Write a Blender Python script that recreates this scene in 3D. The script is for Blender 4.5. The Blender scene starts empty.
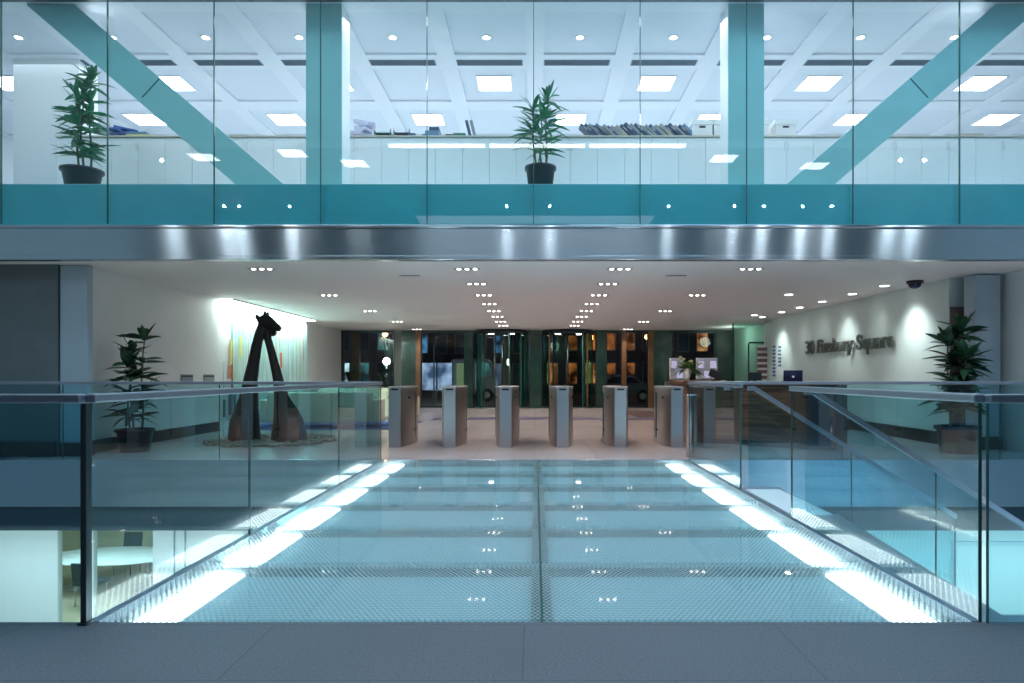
import bpy, bmesh, math, random
from mathutils import Vector, Matrix
PI = math.pi
R = math.radians
C = bpy.context.scene.collection
random.seed(7)
ORD = ['first','second','third','fourth','fifth','sixth','seventh','eighth','ninth','tenth','eleventh','twelfth',
       'thirteenth','fourteenth','fifteenth','sixteenth','seventeenth','eighteenth','nineteenth','twentieth']

# ------------------------------------------------------------------ materials
M = {}
def nt(name):
    m = bpy.data.materials.new(name); m.use_nodes = True
    n = m.node_tree.nodes; l = m.node_tree.links
    return m, n, l, n['Principled BSDF']
def mat(name, col, rough=.5, metal=0, spec=.5, emit=None, es=0, noise=0, nscale=20, bump=0, coat=0):
    m, n, l, b = nt(name)
    b.inputs['Base Color'].default_value = (*col, 1)
    b.inputs['Roughness'].default_value = rough
    b.inputs['Metallic'].default_value = metal
    b.inputs['Specular IOR Level'].default_value = spec
    b.inputs['Coat Weight'].default_value = coat
    if emit:
        b.inputs['Emission Color'].default_value = (*emit, 1)
        b.inputs['Emission Strength'].default_value = es
    if noise or bump:
        tc = n.new('ShaderNodeTexCoord'); nz = n.new('ShaderNodeTexNoise')
        nz.inputs['Scale'].default_value = nscale; nz.inputs['Detail'].default_value = 6
        l.new(tc.outputs['Object'], nz.inputs['Vector'])
        if noise:
            cr = n.new('ShaderNodeMapRange'); cr.inputs[1].default_value = .3; cr.inputs[2].default_value = .7
            cr.inputs[3].default_value = 1-noise; cr.inputs[4].default_value = 1+noise
            l.new(nz.outputs['Fac'], cr.inputs[0])
            mx = n.new('ShaderNodeVectorMath'); mx.operation = 'SCALE'
            mx.inputs[0].default_value = col
            l.new(cr.outputs[0], mx.inputs['Scale']); l.new(mx.outputs[0], b.inputs['Base Color'])
        if bump:
            bp = n.new('ShaderNodeBump'); bp.inputs['Strength'].default_value = bump; bp.inputs['Distance'].default_value = .02
            l.new(nz.outputs['Fac'], bp.inputs['Height']); l.new(bp.outputs[0], b.inputs['Normal'])
    M[name] = m
    return m
def emis(name, col, s):
    m = bpy.data.materials.new(name); m.use_nodes = True
    n = m.node_tree.nodes; n.clear(); e = n.new('ShaderNodeEmission'); o = n.new('ShaderNodeOutputMaterial')
    e.inputs[0].default_value = (*col, 1); e.inputs[1].default_value = s
    m.node_tree.links.new(e.outputs[0], o.inputs[0]); M[name] = m
def glass(name, tint, refl=1.0, rough=0.0, ior=1.5, gcol=(1,1,1)):
    m = bpy.data.materials.new(name); m.use_nodes = True
    n = m.node_tree.nodes; l = m.node_tree.links; n.clear()
    t = n.new('ShaderNodeBsdfTransparent'); t.inputs[0].default_value = (*tint, 1)
    g = n.new('ShaderNodeBsdfGlossy'); g.inputs['Roughness'].default_value = rough; g.inputs[0].default_value = (*gcol, 1)
    f = n.new('ShaderNodeFresnel'); f.inputs[0].default_value = ior
    mu = n.new('ShaderNodeMath'); mu.operation = 'MULTIPLY'; mu.inputs[1].default_value = refl; mu.use_clamp = True
    mx = n.new('ShaderNodeMixShader'); o = n.new('ShaderNodeOutputMaterial')
    t.inputs[0].default_value = (tint[0]**.5, tint[1]**.5, tint[2]**.5, 1)
    ge = n.new('ShaderNodeNewGeometry'); iv = n.new('ShaderNodeMath'); iv.operation = 'SUBTRACT'; iv.inputs[0].default_value = 1
    l.new(ge.outputs['Backfacing'], iv.inputs[1]); m3 = n.new('ShaderNodeMath'); m3.operation = 'MULTIPLY'
    l.new(f.outputs[0], mu.inputs[0]); l.new(mu.outputs[0], m3.inputs[0]); l.new(iv.outputs[0], m3.inputs[1]); l.new(m3.outputs[0], mx.inputs[0])
    l.new(t.outputs[0], mx.inputs[1]); l.new(g.outputs[0], mx.inputs[2]); l.new(mx.outputs[0], o.inputs[0])
    M[name] = m

def emis_noise(name, c1, c2, s_, sc=1.3):
    m = bpy.data.materials.new(name); m.use_nodes = True; n = m.node_tree.nodes; l = m.node_tree.links; n.clear()
    tc = n.new('ShaderNodeTexCoord'); nz = n.new('ShaderNodeTexNoise'); nz.inputs['Scale'].default_value = sc; nz.inputs['Detail'].default_value = 4
    l.new(tc.outputs['Object'], nz.inputs['Vector']); cr = n.new('ShaderNodeValToRGB'); cr.color_ramp.elements[0].position = .42; cr.color_ramp.elements[1].position = .66
    cr.color_ramp.elements[0].color = (*c1,1); cr.color_ramp.elements[1].color = (*c2,1); l.new(nz.outputs['Fac'], cr.inputs[0])
    e = n.new('ShaderNodeEmission'); l.new(cr.outputs[0], e.inputs[0]); e.inputs[1].default_value = s_; o = n.new('ShaderNodeOutputMaterial'); l.new(e.outputs[0], o.inputs[0]); M[name] = m
mat('white_wall', (.78,.80,.80), .55, noise=.02, nscale=3)
mat('mint_wall', (.60,.70,.69), .55, noise=.02, nscale=3)
mat('grey_wall', (.11,.14,.155), .5, noise=.08, nscale=4)
mat('atrium_wall', (.30,.36,.40), .6, noise=.05, nscale=2)
mat('lobby_ceiling', (.80,.79,.80), .7)
mat('office_ceiling', (.68,.72,.79), .7)
mat('office_rib', (.74,.77,.83), .7)
mat('office_wall', (.72,.78,.82), .7)
mat('cabinet_white', (.85,.90,.92), .45)
mat('cabinet_gap', (.10,.13,.15), .8)
mat('worktop', (.60,.56,.48), .5)
mat('teal_panel', (.03,.36,.42), .35, noise=.05, nscale=2)
mat('teal_tone', (.29,.60,.60), .45, noise=.04, nscale=3)  # on columns and braces this teal holds the blue light on their fronts
mat('blue_column', (.34,.43,.50), .45)
mat('dark_navy', (.020,.055,.085), .4)
mat('black_base', (.018,.02,.024), .4)
mat('dark_metal', (.05,.07,.08), .35, .8)
mat('rail_steel', (.30,.35,.42), .38, .85)
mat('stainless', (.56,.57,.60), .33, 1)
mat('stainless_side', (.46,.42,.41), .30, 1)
mat('black_plastic', (.012,.012,.014), .35)
mat('plant_pot', (.006,.010,.020), .38)
mat('soil', (.03,.02,.015), .9, bump=.6, nscale=60)
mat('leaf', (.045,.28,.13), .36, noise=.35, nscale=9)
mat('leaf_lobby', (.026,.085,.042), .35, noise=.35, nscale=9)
mat('stem', (.13,.15,.09), .7, noise=.3, nscale=40)
mat('bronze', (.018,.016,.017), .42, .35, bump=1.0, nscale=11)
mat('cream', (.72,.70,.52), .6, noise=.03, nscale=5)
mat('blue_carpet', (.03,.07,.22), .9, noise=.2, nscale=80)
mat('stone_band', (.10,.10,.20), .35, noise=.2, nscale=30)
mat('green_edge', (.02,.10,.09), .25)
mat('green_panel', (.030,.075,.058), .18, noise=.25, nscale=3, coat=.6)
mat('brown_pier', (.22,.11,.045), .4, noise=.15, nscale=4)
mat('grey_pier', (.17,.19,.17), .4)
mat('cream_paint', (.62,.58,.42), .45)
mat('wood_slat', (.19,.12,.105), .5)
mat('brown_box', (.09,.045,.03), .5)
mat('paper', (.82,.84,.88), .7)
mat('archive_white', (.86,.87,.88), .7)
mat('book_navy', (.05,.09,.17), .5); mat('book_grey', (.30,.33,.36), .5); mat('book_beige', (.42,.40,.35), .5)
mat('book_blue', (.12,.25,.42), .5); mat('book_green', (.03,.20,.16), .5)
mat('cloth_blue', (.07,.16,.45), .6, bump=.8, nscale=14)
mat('bag_lilac', (.60,.62,.80), .4, bump=.8, nscale=14)
mat('red_plastic', (.6,.05,.07), .5); mat('yellow_card', (.65,.6,.2), .6)
mat('flower_green', (.08,.22,.05), .5); mat('flower_cream', (.75,.68,.35), .5)
mat('vase_white', (.85,.85,.85), .35)
mat('tarmac', (.035,.035,.04), .6, noise=.3, nscale=15)
mat('night_brick', (.075,.05,.045), .8, noise=.3, nscale=3)
mat('night_stone', (.16,.15,.15), .8, noise=.2, nscale=2)
mat('van_cream', (.50,.50,.42), .35)
mat('car_grey', (.16,.18,.20), .3, .3)
mat('rubber', (.015,.015,.015), .7)
mat('chair_black', (.03,.05,.06), .5)
mat('table_white', (.85,.87,.88), .35)
mat('lower_floor', (.55,.46,.33), .5, noise=.1, nscale=6)
mat('lower_wall', (.78,.80,.79), .5)
mat('frosted', (.62,.70,.72), .6)
mat('picture_blue', (.05,.11,.28), .5)
mat('dark_mat', (.10,.055,.045), .9, noise=.3, nscale=60)
mat('orange_paint', (.55,.18,.05), .5)
mat('silicone', (.010,.045,.042), .5)
mat('beam_green', (.02,.085,.08), .5)
mat('tray_glow', (.22,.38,.42), .8, emit=(.62,.88,.95), es=.045)  # faint glow put in for strip light scattered across the tray
mat('grille', (.24,.30,.36), .6)
mat('white_trim', (.85,.86,.88), .5)
mat('letter_steel', (.23,.25,.23), .35, .9)
mat('screen_navy', (.012,.018,.07), .25)
mat('logo_white', (.8,.85,.9), .5)
emis('office_panel', (.93,.97,1), 7)
emis('office_spot', (.93,.97,1), 9)
emis('down_lamp', (1,.90,.82), 10)
emis('washer_lamp', (1,.97,.93), 14)
emis('tube_light', (.92,.98,1), 5)
emis('linear_light', (.85,.95,1), 8)
emis('cove_light', (.82,1,.93), 8)
emis_noise('window_warm', (.03,.008,.004), (1,.30,.07), .24); emis_noise('window_amber', (.12,.03,.01), (1,.50,.18), .4)
emis_noise('window_cool', (.03,.06,.08), (.6,.9,1), .9); emis_noise('window_blue', (.01,.02,.04), (.15,.45,.9), .25); emis_noise('window_teal', (.01,.03,.04), (.12,.5,.55), .25)
emis('street_white', (1,.95,.85), 14); emis('street_orange', (1,.45,.12), 9)
emis_noise('hoarding_lit', (.05,.09,.18), (.5,.68,1), .5, 1.1); emis('cabin_lit', (.45,.65,.35), .14)
emis('magazine_glow', (.75,.72,1), .3)  # light falling on the magazines put in as a weak glow
emis('lower_light', (.85,1,1), 6)
glass('facade_glass', (.86,.95,.965), 1.35)
glass('balustrade_glass', (.50,.77,.83), 1.25)
glass('clear_glass', (.84,.94,.90), 1.0)
glass('green_glass', (.42,.72,.60), 1.2)
glass('lower_glass', (.86,.95,.95), .8)

def granite(name, base, dark, tile, joint, seed=0, rough=.45, off=(0,0)):
    m, n, l, b = nt(name)
    tc = n.new('ShaderNodeTexCoord'); mp = n.new('ShaderNodeMapping')
    mp.inputs['Location'].default_value = (off[0], off[1], 0)
    l.new(tc.outputs['Object'], mp.inputs[0])
    nz = n.new('ShaderNodeTexNoise'); nz.inputs['Scale'].default_value = 90; nz.inputs['Detail'].default_value = 5; nz.inputs['Roughness'].default_value = .8
    nl = n.new('ShaderNodeTexNoise'); nl.inputs['Scale'].default_value = 1.3
    br = n.new('ShaderNodeTexBrick'); br.offset = 0.0 if tile[2] == 0 else .5
    br.inputs['Scale'].default_value = 1; br.inputs['Brick Width'].default_value = tile[0]; br.inputs['Row Height'].default_value = tile[1]
    br.inputs['Mortar Size'].default_value = .004; br.inputs['Mortar Smooth'].default_value = .3
    br.inputs['Color1'].default_value = (1,1,1,1); br.inputs['Color2'].default_value = (.9,.9,.9,1); br.inputs['Mortar'].default_value = (joint,joint,joint,1)
    for q in (nz, nl, br): l.new(mp.outputs[0], q.inputs['Vector'])
    cr = n.new('ShaderNodeValToRGB'); cr.color_ramp.elements[0].position = .34; cr.color_ramp.elements[1].position = .66
    cr.color_ramp.elements[0].color = (*dark,1); cr.color_ramp.elements[1].color = (*base,1)
    l.new(nz.outputs['Fac'], cr.inputs[0])
    mx = n.new('ShaderNodeMix'); mx.data_type = 'RGBA'; mx.blend_type = 'MULTIPLY'; mx.inputs[0].default_value = 1
    l.new(cr.outputs[0], mx.inputs[6]); l.new(br.outputs['Color'], mx.inputs[7])
    mr = n.new('ShaderNodeMapRange'); mr.inputs[3].default_value = .88; mr.inputs[4].default_value = 1.12
    l.new(nl.outputs['Fac'], mr.inputs[0])
    sc = n.new('ShaderNodeVectorMath'); sc.operation = 'SCALE'
    l.new(mx.outputs[2], sc.inputs[0]); l.new(mr.outputs[0], sc.inputs['Scale'])
    l.new(sc.outputs[0], b.inputs['Base Color']); b.inputs['Roughness'].default_value = rough
    M[name] = m
granite('granite_front', (.14,.165,.20), (.05,.062,.08), (1.2,.6,1), .55, rough=.5, off=(.05,.33))
granite('lobby_floor', (.50,.44,.44), (.40,.35,.35), (.9,.9,0), .72, rough=.22)

def brushed(name, col, rough):
    m, n, l, b = nt(name)
    b.inputs['Metallic'].default_value = 1; b.inputs['Roughness'].default_value = rough
    b.inputs['Anisotropic'].default_value = 1; b.inputs['Anisotropic Rotation'].default_value = .25
    tg = n.new('ShaderNodeTangent'); tg.direction_type = 'RADIAL'; tg.axis = 'Z'
    l.new(tg.outputs[0], b.inputs['Tangent'])
    tc = n.new('ShaderNodeTexCoord'); mp = n.new('ShaderNodeMapping'); mp.inputs['Scale'].default_value = (1.2, 1, 60)
    nz = n.new('ShaderNodeTexNoise'); nz.inputs['Scale'].default_value = 2; nz.inputs['Detail'].default_value = 5
    l.new(tc.outputs['Object'], mp.inputs[0]); l.new(mp.outputs[0], nz.inputs['Vector'])
    mr = n.new('ShaderNodeMapRange'); mr.inputs[3].default_value = .82; mr.inputs[4].default_value = 1.15
    l.new(nz.outputs['Fac'], mr.inputs[0])
    sc = n.new('ShaderNodeVectorMath'); sc.operation = 'SCALE'; sc.inputs[0].default_value = col
    l.new(mr.outputs[0], sc.inputs['Scale']); l.new(sc.outputs[0], b.inputs['Base Color'])
    M[name] = m
brushed('beam_steel', (.50,.58,.62), .16)
brushed('fascia_steel', (.56,.62,.72), .22)

def wood(name, c1, c2, c3):
    m, n, l, b = nt(name)
    tc = n.new('ShaderNodeTexCoord'); mp = n.new('ShaderNodeMapping'); mp.inputs['Scale'].default_value = (.6,.6,11)
    nz = n.new('ShaderNodeTexNoise'); nz.inputs['Scale'].default_value = 2.4; nz.inputs['Detail'].default_value = 6
    l.new(tc.outputs['Object'], mp.inputs[0]); l.new(mp.outputs[0], nz.inputs['Vector'])
    cr = n.new('ShaderNodeValToRGB'); e = cr.color_ramp.elements
    e[0].position = .32; e[0].color = (*c1,1); e[1].position = .7; e[1].color = (*c3,1)
    k = e.new(.5); k.color = (*c2,1)
    l.new(nz.outputs['Fac'], cr.inputs[0]); l.new(cr.outputs[0], b.inputs['Base Color'])
    b.inputs['Roughness'].default_value = .3
    M[name] = m
wood('desk_wood', (.085,.030,.018), (.20,.075,.040), (.33,.15,.085))

def slab_glass():
    # walk-on glass: clear plate with a staggered grid of frosted anti-slip dots
    m = bpy.data.materials.new('floor_glass'); m.use_nodes = True
    n = m.node_tree.nodes; l = m.node_tree.links; n.clear()
    tc = n.new('ShaderNodeTexCoord'); sp = n.new('ShaderNodeSeparateXYZ'); l.new(tc.outputs['Object'], sp.inputs[0])
    def mth(op, a, b=None, clamp=False):
        q = n.new('ShaderNodeMath'); q.operation = op; q.use_clamp = clamp
        for i, v in enumerate((a, b)):
            if v is None: continue
            if isinstance(v, (int, float)): q.inputs[i].default_value = v
            else: l.new(v, q.inputs[i])
        return q.outputs[0]
    p = .030
    def grid(ox, oy):
        x = mth('FRACT', mth('ADD', mth('DIVIDE', sp.outputs[0], p), ox)); y = mth('FRACT', mth('ADD', mth('DIVIDE', sp.outputs[1], p*1.732), oy))
        x = mth('MULTIPLY', mth('SUBTRACT', x, .5), p); y = mth('MULTIPLY', mth('SUBTRACT', y, .5), p*1.732)
        return mth('SQRT', mth('ADD', mth('MULTIPLY', x, x), mth('MULTIPLY', y, y)))
    d = mth('MINIMUM', grid(100, 100), grid(100.5, 100.5))
    mask = mth('LESS_THAN', d, .0088)
    tr = n.new('ShaderNodeBsdfTransparent'); tr.inputs[0].default_value = (.88,.97,.98,1)
    df = n.new('ShaderNodeBsdfDiffuse'); df.inputs[0].default_value = (.66,.80,.84,1)
    tl = n.new('ShaderNodeBsdfTranslucent'); tl.inputs[0].default_value = (.74,.88,.90,1)
    ad = n.new('ShaderNodeMixShader'); ad.inputs[0].default_value = .5; l.new(df.outputs[0], ad.inputs[1]); l.new(tl.outputs[0], ad.inputs[2])
    fac = mth('ADD', mth('MULTIPLY', mask, .52), .12)
    m1 = n.new('ShaderNodeMixShader'); l.new(fac, m1.inputs[0]); l.new(tr.outputs[0], m1.inputs[1]); l.new(ad.outputs[0], m1.inputs[2])
    g = n.new('ShaderNodeBsdfGlossy'); g.inputs['Roughness'].default_value = .03
    f = n.new('ShaderNodeFresnel'); f.inputs[0].default_value = 1.42
    ge = n.new('ShaderNodeNewGeometry')
    m2 = n.new('ShaderNodeMixShader'); l.new(mth('MULTIPLY', mth('MULTIPLY', f.outputs[0], .75), mth('SUBTRACT', 1, ge.outputs['Backfacing'])), m2.inputs[0]); l.new(m1.outputs[0], m2.inputs[1]); l.new(g.outputs[0], m2.inputs[2])
    o = n.new('ShaderNodeOutputMaterial'); l.new(m2.outputs[0], o.inputs[0])
    M['floor_glass'] = m
slab_glass()

def stripes():
    m, n, l, b = nt('art_stripes')
    tc = n.new('ShaderNodeTexCoord'); sp = n.new('ShaderNodeSeparateXYZ'); l.new(tc.outputs['Object'], sp.inputs[0])
    mp = n.new('ShaderNodeMapping'); mp.inputs['Scale'].default_value = (0, 15, .6); l.new(tc.outputs['Object'], mp.inputs[0])
    vo = n.new('ShaderNodeTexVoronoi'); vo.inputs['Scale'].default_value = 1.6; vo.inputs['Randomness'].default_value = .8
    l.new(mp.outputs[0], vo.inputs['Vector'])
    sc = n.new('ShaderNodeSeparateColor'); l.new(vo.outputs['Color'], sc.inputs[0])
    cr = n.new('ShaderNodeValToRGB'); cr.color_ramp.interpolation = 'CONSTANT'; e = cr.color_ramp.elements
    cols = [(0,(.50,.70,.66)),(.18,(.40,.62,.58)),(.34,(.60,.74,.70)),(.5,(.33,.58,.55)),(.62,(.50,.68,.70)),(.74,(.25,.50,.52)),(.84,(.45,.62,.40)),(.89,(.55,.72,.68)),(.94,(.40,.20,.14)),(.965,(.20,.40,.55))]
    e[0].position = 0; e[0].color = (*cols[0][1],1); e[1].position = cols[1][0]; e[1].color = (*cols[1][1],1)
    for p, c in cols[2:]:
        k = e.new(p); k.color = (*c,1)
    l.new(sc.outputs[0], cr.inputs[0]); l.new(cr.outputs[0], b.inputs['Base Color']); b.inputs['Roughness'].default_value = .3
    M['art_stripes'] = m
stripes()

# ------------------------------------------------------------------ mesh helpers
class MB:
    def __init__(s): s.bm = bmesh.new()
    def box(s, x0, x1, y0, y1, z0, z1, bev=0):
        t = bmesh.new(); bmesh.ops.create_cube(t, size=1)
        for v in t.verts:
            v.co = Vector(((x0+x1)/2+v.co.x*(x1-x0), (y0+y1)/2+v.co.y*(y1-y0), (z0+z1)/2+v.co.z*(z1-z0)))
        if bev: bmesh.ops.bevel(t, geom=list(t.edges), offset=bev, segments=2, affect='EDGES', profile=.5)
        return s.merge(t)
    def merge(s, t, mtx=None):
        if mtx: bmesh.ops.transform(t, matrix=mtx, verts=t.verts)
        me = bpy.data.meshes.new('tmp'); t.to_mesh(me); t.free(); s.bm.from_mesh(me); bpy.data.meshes.remove(me); return s
    def obox(s, c, size, rot, bev=0):
        t = bmesh.new(); bmesh.ops.create_cube(t, size=1)
        for v in t.verts: v.co = Vector((v.co.x*size[0], v.co.y*size[1], v.co.z*size[2]))
        if bev: bmesh.ops.bevel(t, geom=list(t.edges), offset=bev, segments=2, affect='EDGES', profile=.5)
        from mathutils import Euler
        return s.merge(t, Matrix.Translation(c) @ Euler(rot).to_matrix().to_4x4())
    def prism(s, pts, z0, z1, bev=0):            # pts in XY
        t = bmesh.new()
        a = [t.verts.new((p[0], p[1], z0)) for p in pts]; b = [t.verts.new((p[0], p[1], z1)) for p in pts]
        t.faces.new(a[::-1]); t.faces.new(b); k = len(pts)
        for i in range(k): t.faces.new((a[i], a[(i+1)%k], b[(i+1)%k], b[i]))
        bmesh.ops.recalc_face_normals(t, faces=t.faces)
        if bev: bmesh.ops.bevel(t, geom=list(t.edges), offset=bev, segments=2, affect='EDGES', profile=.5)
        return s.merge(t)
    def prism_xz(s, pts, y0, y1, bev=0):         # pts in XZ
        t = bmesh.new()
        a = [t.verts.new((p[0], y0, p[1])) for p in pts]; b = [t.verts.new((p[0], y1, p[1])) for p in pts]
        t.faces.new(a); t.faces.new(b[::-1]); k = len(pts)
        for i in range(k): t.faces.new((a[i], b[i], b[(i+1)%k], a[(i+1)%k]))
        bmesh.ops.recalc_face_normals(t, faces=t.faces)
        if bev: bmesh.ops.bevel(t, geom=list(t.edges), offset=bev, segments=2, affect='EDGES', profile=.5)
        return s.merge(t)
    def loft(s, rings, n=16, cap=True):          # rings: (center, rx, ry, dir or None)
        t = bmesh.new(); R_ = []
        for i, r in enumerate(rings):
            c = Vector(r[0]); rx, ry = r[1], r[2]
            if i == 0: d = Vector(rings[1][0])-c
            elif i == len(rings)-1: d = c-Vector(rings[i-1][0])
            else: d = Vector(rings[i+1][0])-Vector(rings[i-1][0])
            if len(r) > 3 and r[3] is not None: d = Vector(r[3])
            d.normalize()
            u = Vector((0,1,0)).cross(d)
            if u.length < .05: u = Vector((1,0,0)).cross(d)
            u.normalize(); w = d.cross(u)
            R_.append([t.verts.new(c+u*rx*math.cos(2*PI*k/n)+w*ry*math.sin(2*PI*k/n)) for k in range(n)])
        for a, b in zip(R_, R_[1:]):
            for k in range(n): t.faces.new((a[k], a[(k+1)%n], b[(k+1)%n], b[k]))
        if cap: t.faces.new(R_[0][::-1]); t.faces.new(R_[-1])
        bmesh.ops.recalc_face_normals(t, faces=t.faces)
        for f in t.faces: f.smooth = len(f.verts) == 4
        return s.merge(t)
    def tube(s, a, b, r, n=12, r2=None): return s.loft([(a, r, r), (b, r2 or r, r2 or r)], n)
    def lathe(s, prof, c=(0,0,0), n=32, cap=True):
        t = bmesh.new(); rr = []
        for r, z in prof: rr.append([t.verts.new((c[0]+r*math.cos(2*PI*k/n), c[1]+r*math.sin(2*PI*k/n), c[2]+z)) for k in range(n)])
        for a, b in zip(rr, rr[1:]):
            for k in range(n): t.faces.new((a[k], a[(k+1)%n], b[(k+1)%n], b[k]))
        if cap: t.faces.new(rr[0][::-1]); t.faces.new(rr[-1])
        bmesh.ops.recalc_face_normals(t, faces=t.faces)
        for f in t.faces: f.smooth = len(f.verts) == 4
        return s.merge(t)
    def ball(s, c, r, sub=2, sc=(1,1,1)):
        t = bmesh.new(); bmesh.ops.create_icosphere(t, subdivisions=sub, radius=r)
        for f in t.faces: f.smooth = True
        return s.merge(t, Matrix.Translation(c) @ Matrix.Diagonal((*sc,1)))
    def build(s, name, m, parent=None, mats=None):
        me = bpy.data.meshes.new(name); s.bm.to_mesh(me); s.bm.free()
        me.materials.append(M[m]); o = bpy.data.objects.new(name, me); C.objects.link(o)
        if parent: o.parent = parent
        return o
def tag(o, label=None, cat=None, group=None, kind=None):
    if label: o['label'] = label
    if cat: o['category'] = cat
    if group: o['group'] = group
    if kind: o['kind'] = kind
    return o
def thing(name, label, cat, loc=(0,0,0), rz=0, group=None):
    o = bpy.data.objects.new(name, None); C.objects.link(o); o.location = loc; o.rotation_euler = (0,0,rz)
    o.empty_display_size = .1
    return tag(o, label, cat, group)
def struct(name, mb, m, label=None, cat=None):
    o = mb.build(name, m); o['kind'] = 'structure'
    o['label'] = label or (name.replace('_', ' ')); o['category'] = cat or name.split('_')[0]
    return o
def dup(root, loc, label, rz=None, group=None):
    r = root.copy(); C.objects.link(r); r.location = loc; r['label'] = label
    if rz is not None: r.rotation_euler = (0,0,rz)
    if group: r['group'] = group
    for ch in list(root.children):
        c = ch.copy(); C.objects.link(c); c.parent = r
        for g in list(ch.children):
            d = g.copy(); C.objects.link(d); d.parent = c
    return r
def lamp(kind, loc, energy, col, size=.1, sy=None, rot=(0,0,0), angle=None, blend=.5, parent=None, name='lamp_light', spread=None):
    L = bpy.data.lights.new(name, kind); L.energy = energy; L.color = col
    if kind == 'AREA':
        L.size = size
        if sy: L.shape = 'RECTANGLE'; L.size_y = sy
        if spread: L.spread = spread
    else:
        L.shadow_soft_size = size
    if kind == 'SPOT': L.spot_size = angle; L.spot_blend = blend
    o = bpy.data.objects.new(name, L); C.objects.link(o); o.location = loc; o.rotation_euler = rot
    return o

FY = 9.6        # plane of the upper facade / edge of the lobby floor
BY = 3.3        # edge of the front floor
BW = 2.135       # half width of the bridge
CZ = 2.84       # lobby ceiling
BACK = 25.0

# ------------------------------------------------------------------ setting: floors, walls, ceilings
struct('floor', MB().box(-10, 10, -6, BY, -.4, 0), 'granite_front', 'blue grey granite floor in the foreground before the glass bridge', 'floor')
struct('trim_1', MB().box(-10, 10, BY, BY+.03, -.4, -.01), 'dark_metal', 'thin dark metal edge along the foreground granite floor', 'floor trim')
struct('floor', MB().box(-7.4, 7.8, FY+.06, BACK, -.5, 0), 'lobby_floor', 'polished pinkish stone lobby floor beyond the glass bridge', 'floor')
struct('trim_2', MB().box(-10, 10, FY, FY+.06, -.66, 0), 'fascia_steel', 'brushed steel fascia on the lobby floor edge, below the turnstiles', 'floor trim')
struct('trim_3', MB().box(-10, 10, FY+.02, FY+.3, -1.0, -.66), 'dark_navy', 'dark navy band under the steel floor fascia', 'floor trim')
struct('ceiling', MB().box(-14, 10, FY+.3, 20, -1.05, -1.0), 'lower_wall', 'ceiling of the lower level rooms', 'ceiling')
struct('floor', MB().box(-14, 10, -6, 20, -3.7, -3.6), 'lower_floor', 'tan floor of the lower level', 'floor')
struct('ceiling', MB().box(-7.4, 7.8, FY+.1, BACK+.4, CZ, CZ+.12), 'lobby_ceiling', 'white lobby ceiling dotted with recessed downlights', 'ceiling')
struct('trim_4', MB().box(-10, 10, FY+.1, FY+.62, CZ-.012, CZ+.1), 'lobby_ceiling', 'pale ceiling margin panel behind the steel beam', 'ceiling trim')
# steel beam with lips
b = MB(); b.box(-10, 10, FY-.02, FY+.10, CZ+.04, 3.27); b.box(-10, 10, FY-.06, FY+.10, 3.27, 3.31, .006); b.box(-10, 10, FY-.04, FY+.10, CZ-.02, CZ+.04, .006)
struct('trim_5', b, 'beam_steel', 'wide brushed steel beam across the atrium above the lobby opening', 'beam')
# slab edge behind spandrel glass and the office slab
struct('trim_6', MB().box(-10, 10, FY+.04, FY+.10, 3.31, 3.90), 'teal_panel', 'deep teal spandrel band below the upper floor glass', 'spandrel')
struct('floor', MB().box(-12, 12, FY+.10, 18, 3.4, 3.9), 'office_wall', 'upper office floor slab', 'floor')
struct('wall_office_back', MB().box(-12, 12, 18, 18.1, 3.9, 6.6), 'office_wall', 'pale back wall of the upper office')
struct('wall_office_left', MB().box(-12.1, -12, FY+.1, 18, 3.9, 6.6), 'office_wall', 'left wall of the upper office')
struct('wall_office_right', MB().box(12, 12.1, FY+.1, 18, 3.9, 6.6), 'office_wall', 'right wall of the upper office')
struct('ceiling', MB().box(-12, 12, FY+.1, 18, 6.62, 6.75), 'office_ceiling', 'pale coffered upper office ceiling', 'ceiling')
b = MB()
for k in range(-8, 9): b.box(k*1.5-.15, k*1.5+.15, FY+.12, 18, 6.58, 6.62)
for y0, y1 in ((9.72, 10.1), (11.45, 11.98), (13.40, 13.82), (15.3, 15.7)):
    for k in range(-8, 8): b.box(k*1.5+.15, k*1.5+1.35, y0, y1, 6.585, 6.62)
struct('ceiling', b, 'office_rib', 'pale ribs crossing the upper office ceiling', 'ceiling')
struct('trim_7', MB().box(-10, 10, FY-.03, FY+.12, 6.53, 6.60), 'dark_metal', 'dark head frame above the upper glass panes', 'frame')
struct('trim_8', MB().box(-10, 10, FY+.04, FY+.10, 6.60, 7.3), 'teal_panel', 'teal spandrel of the next floor up', 'spandrel')
# upper glass facade, one window per pane
for i, k in enumerate(range(-6, 6)):
    x0, x1 = k*1.5+.008-.02, k*1.5+1.492-.02
    o = struct('window_%d' % (i+1), MB().box(x0, x1, FY-.03, FY-.012, 3.33, 6.53), 'facade_glass', 'tall frameless glass pane of the upper facade, %s from the left' % ORD[i], 'window')
    MB().box(x1+.003, x1+.013, FY-.034, FY-.006, 3.33, 6.53).build('joint_seal', 'green_edge', o)

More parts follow.
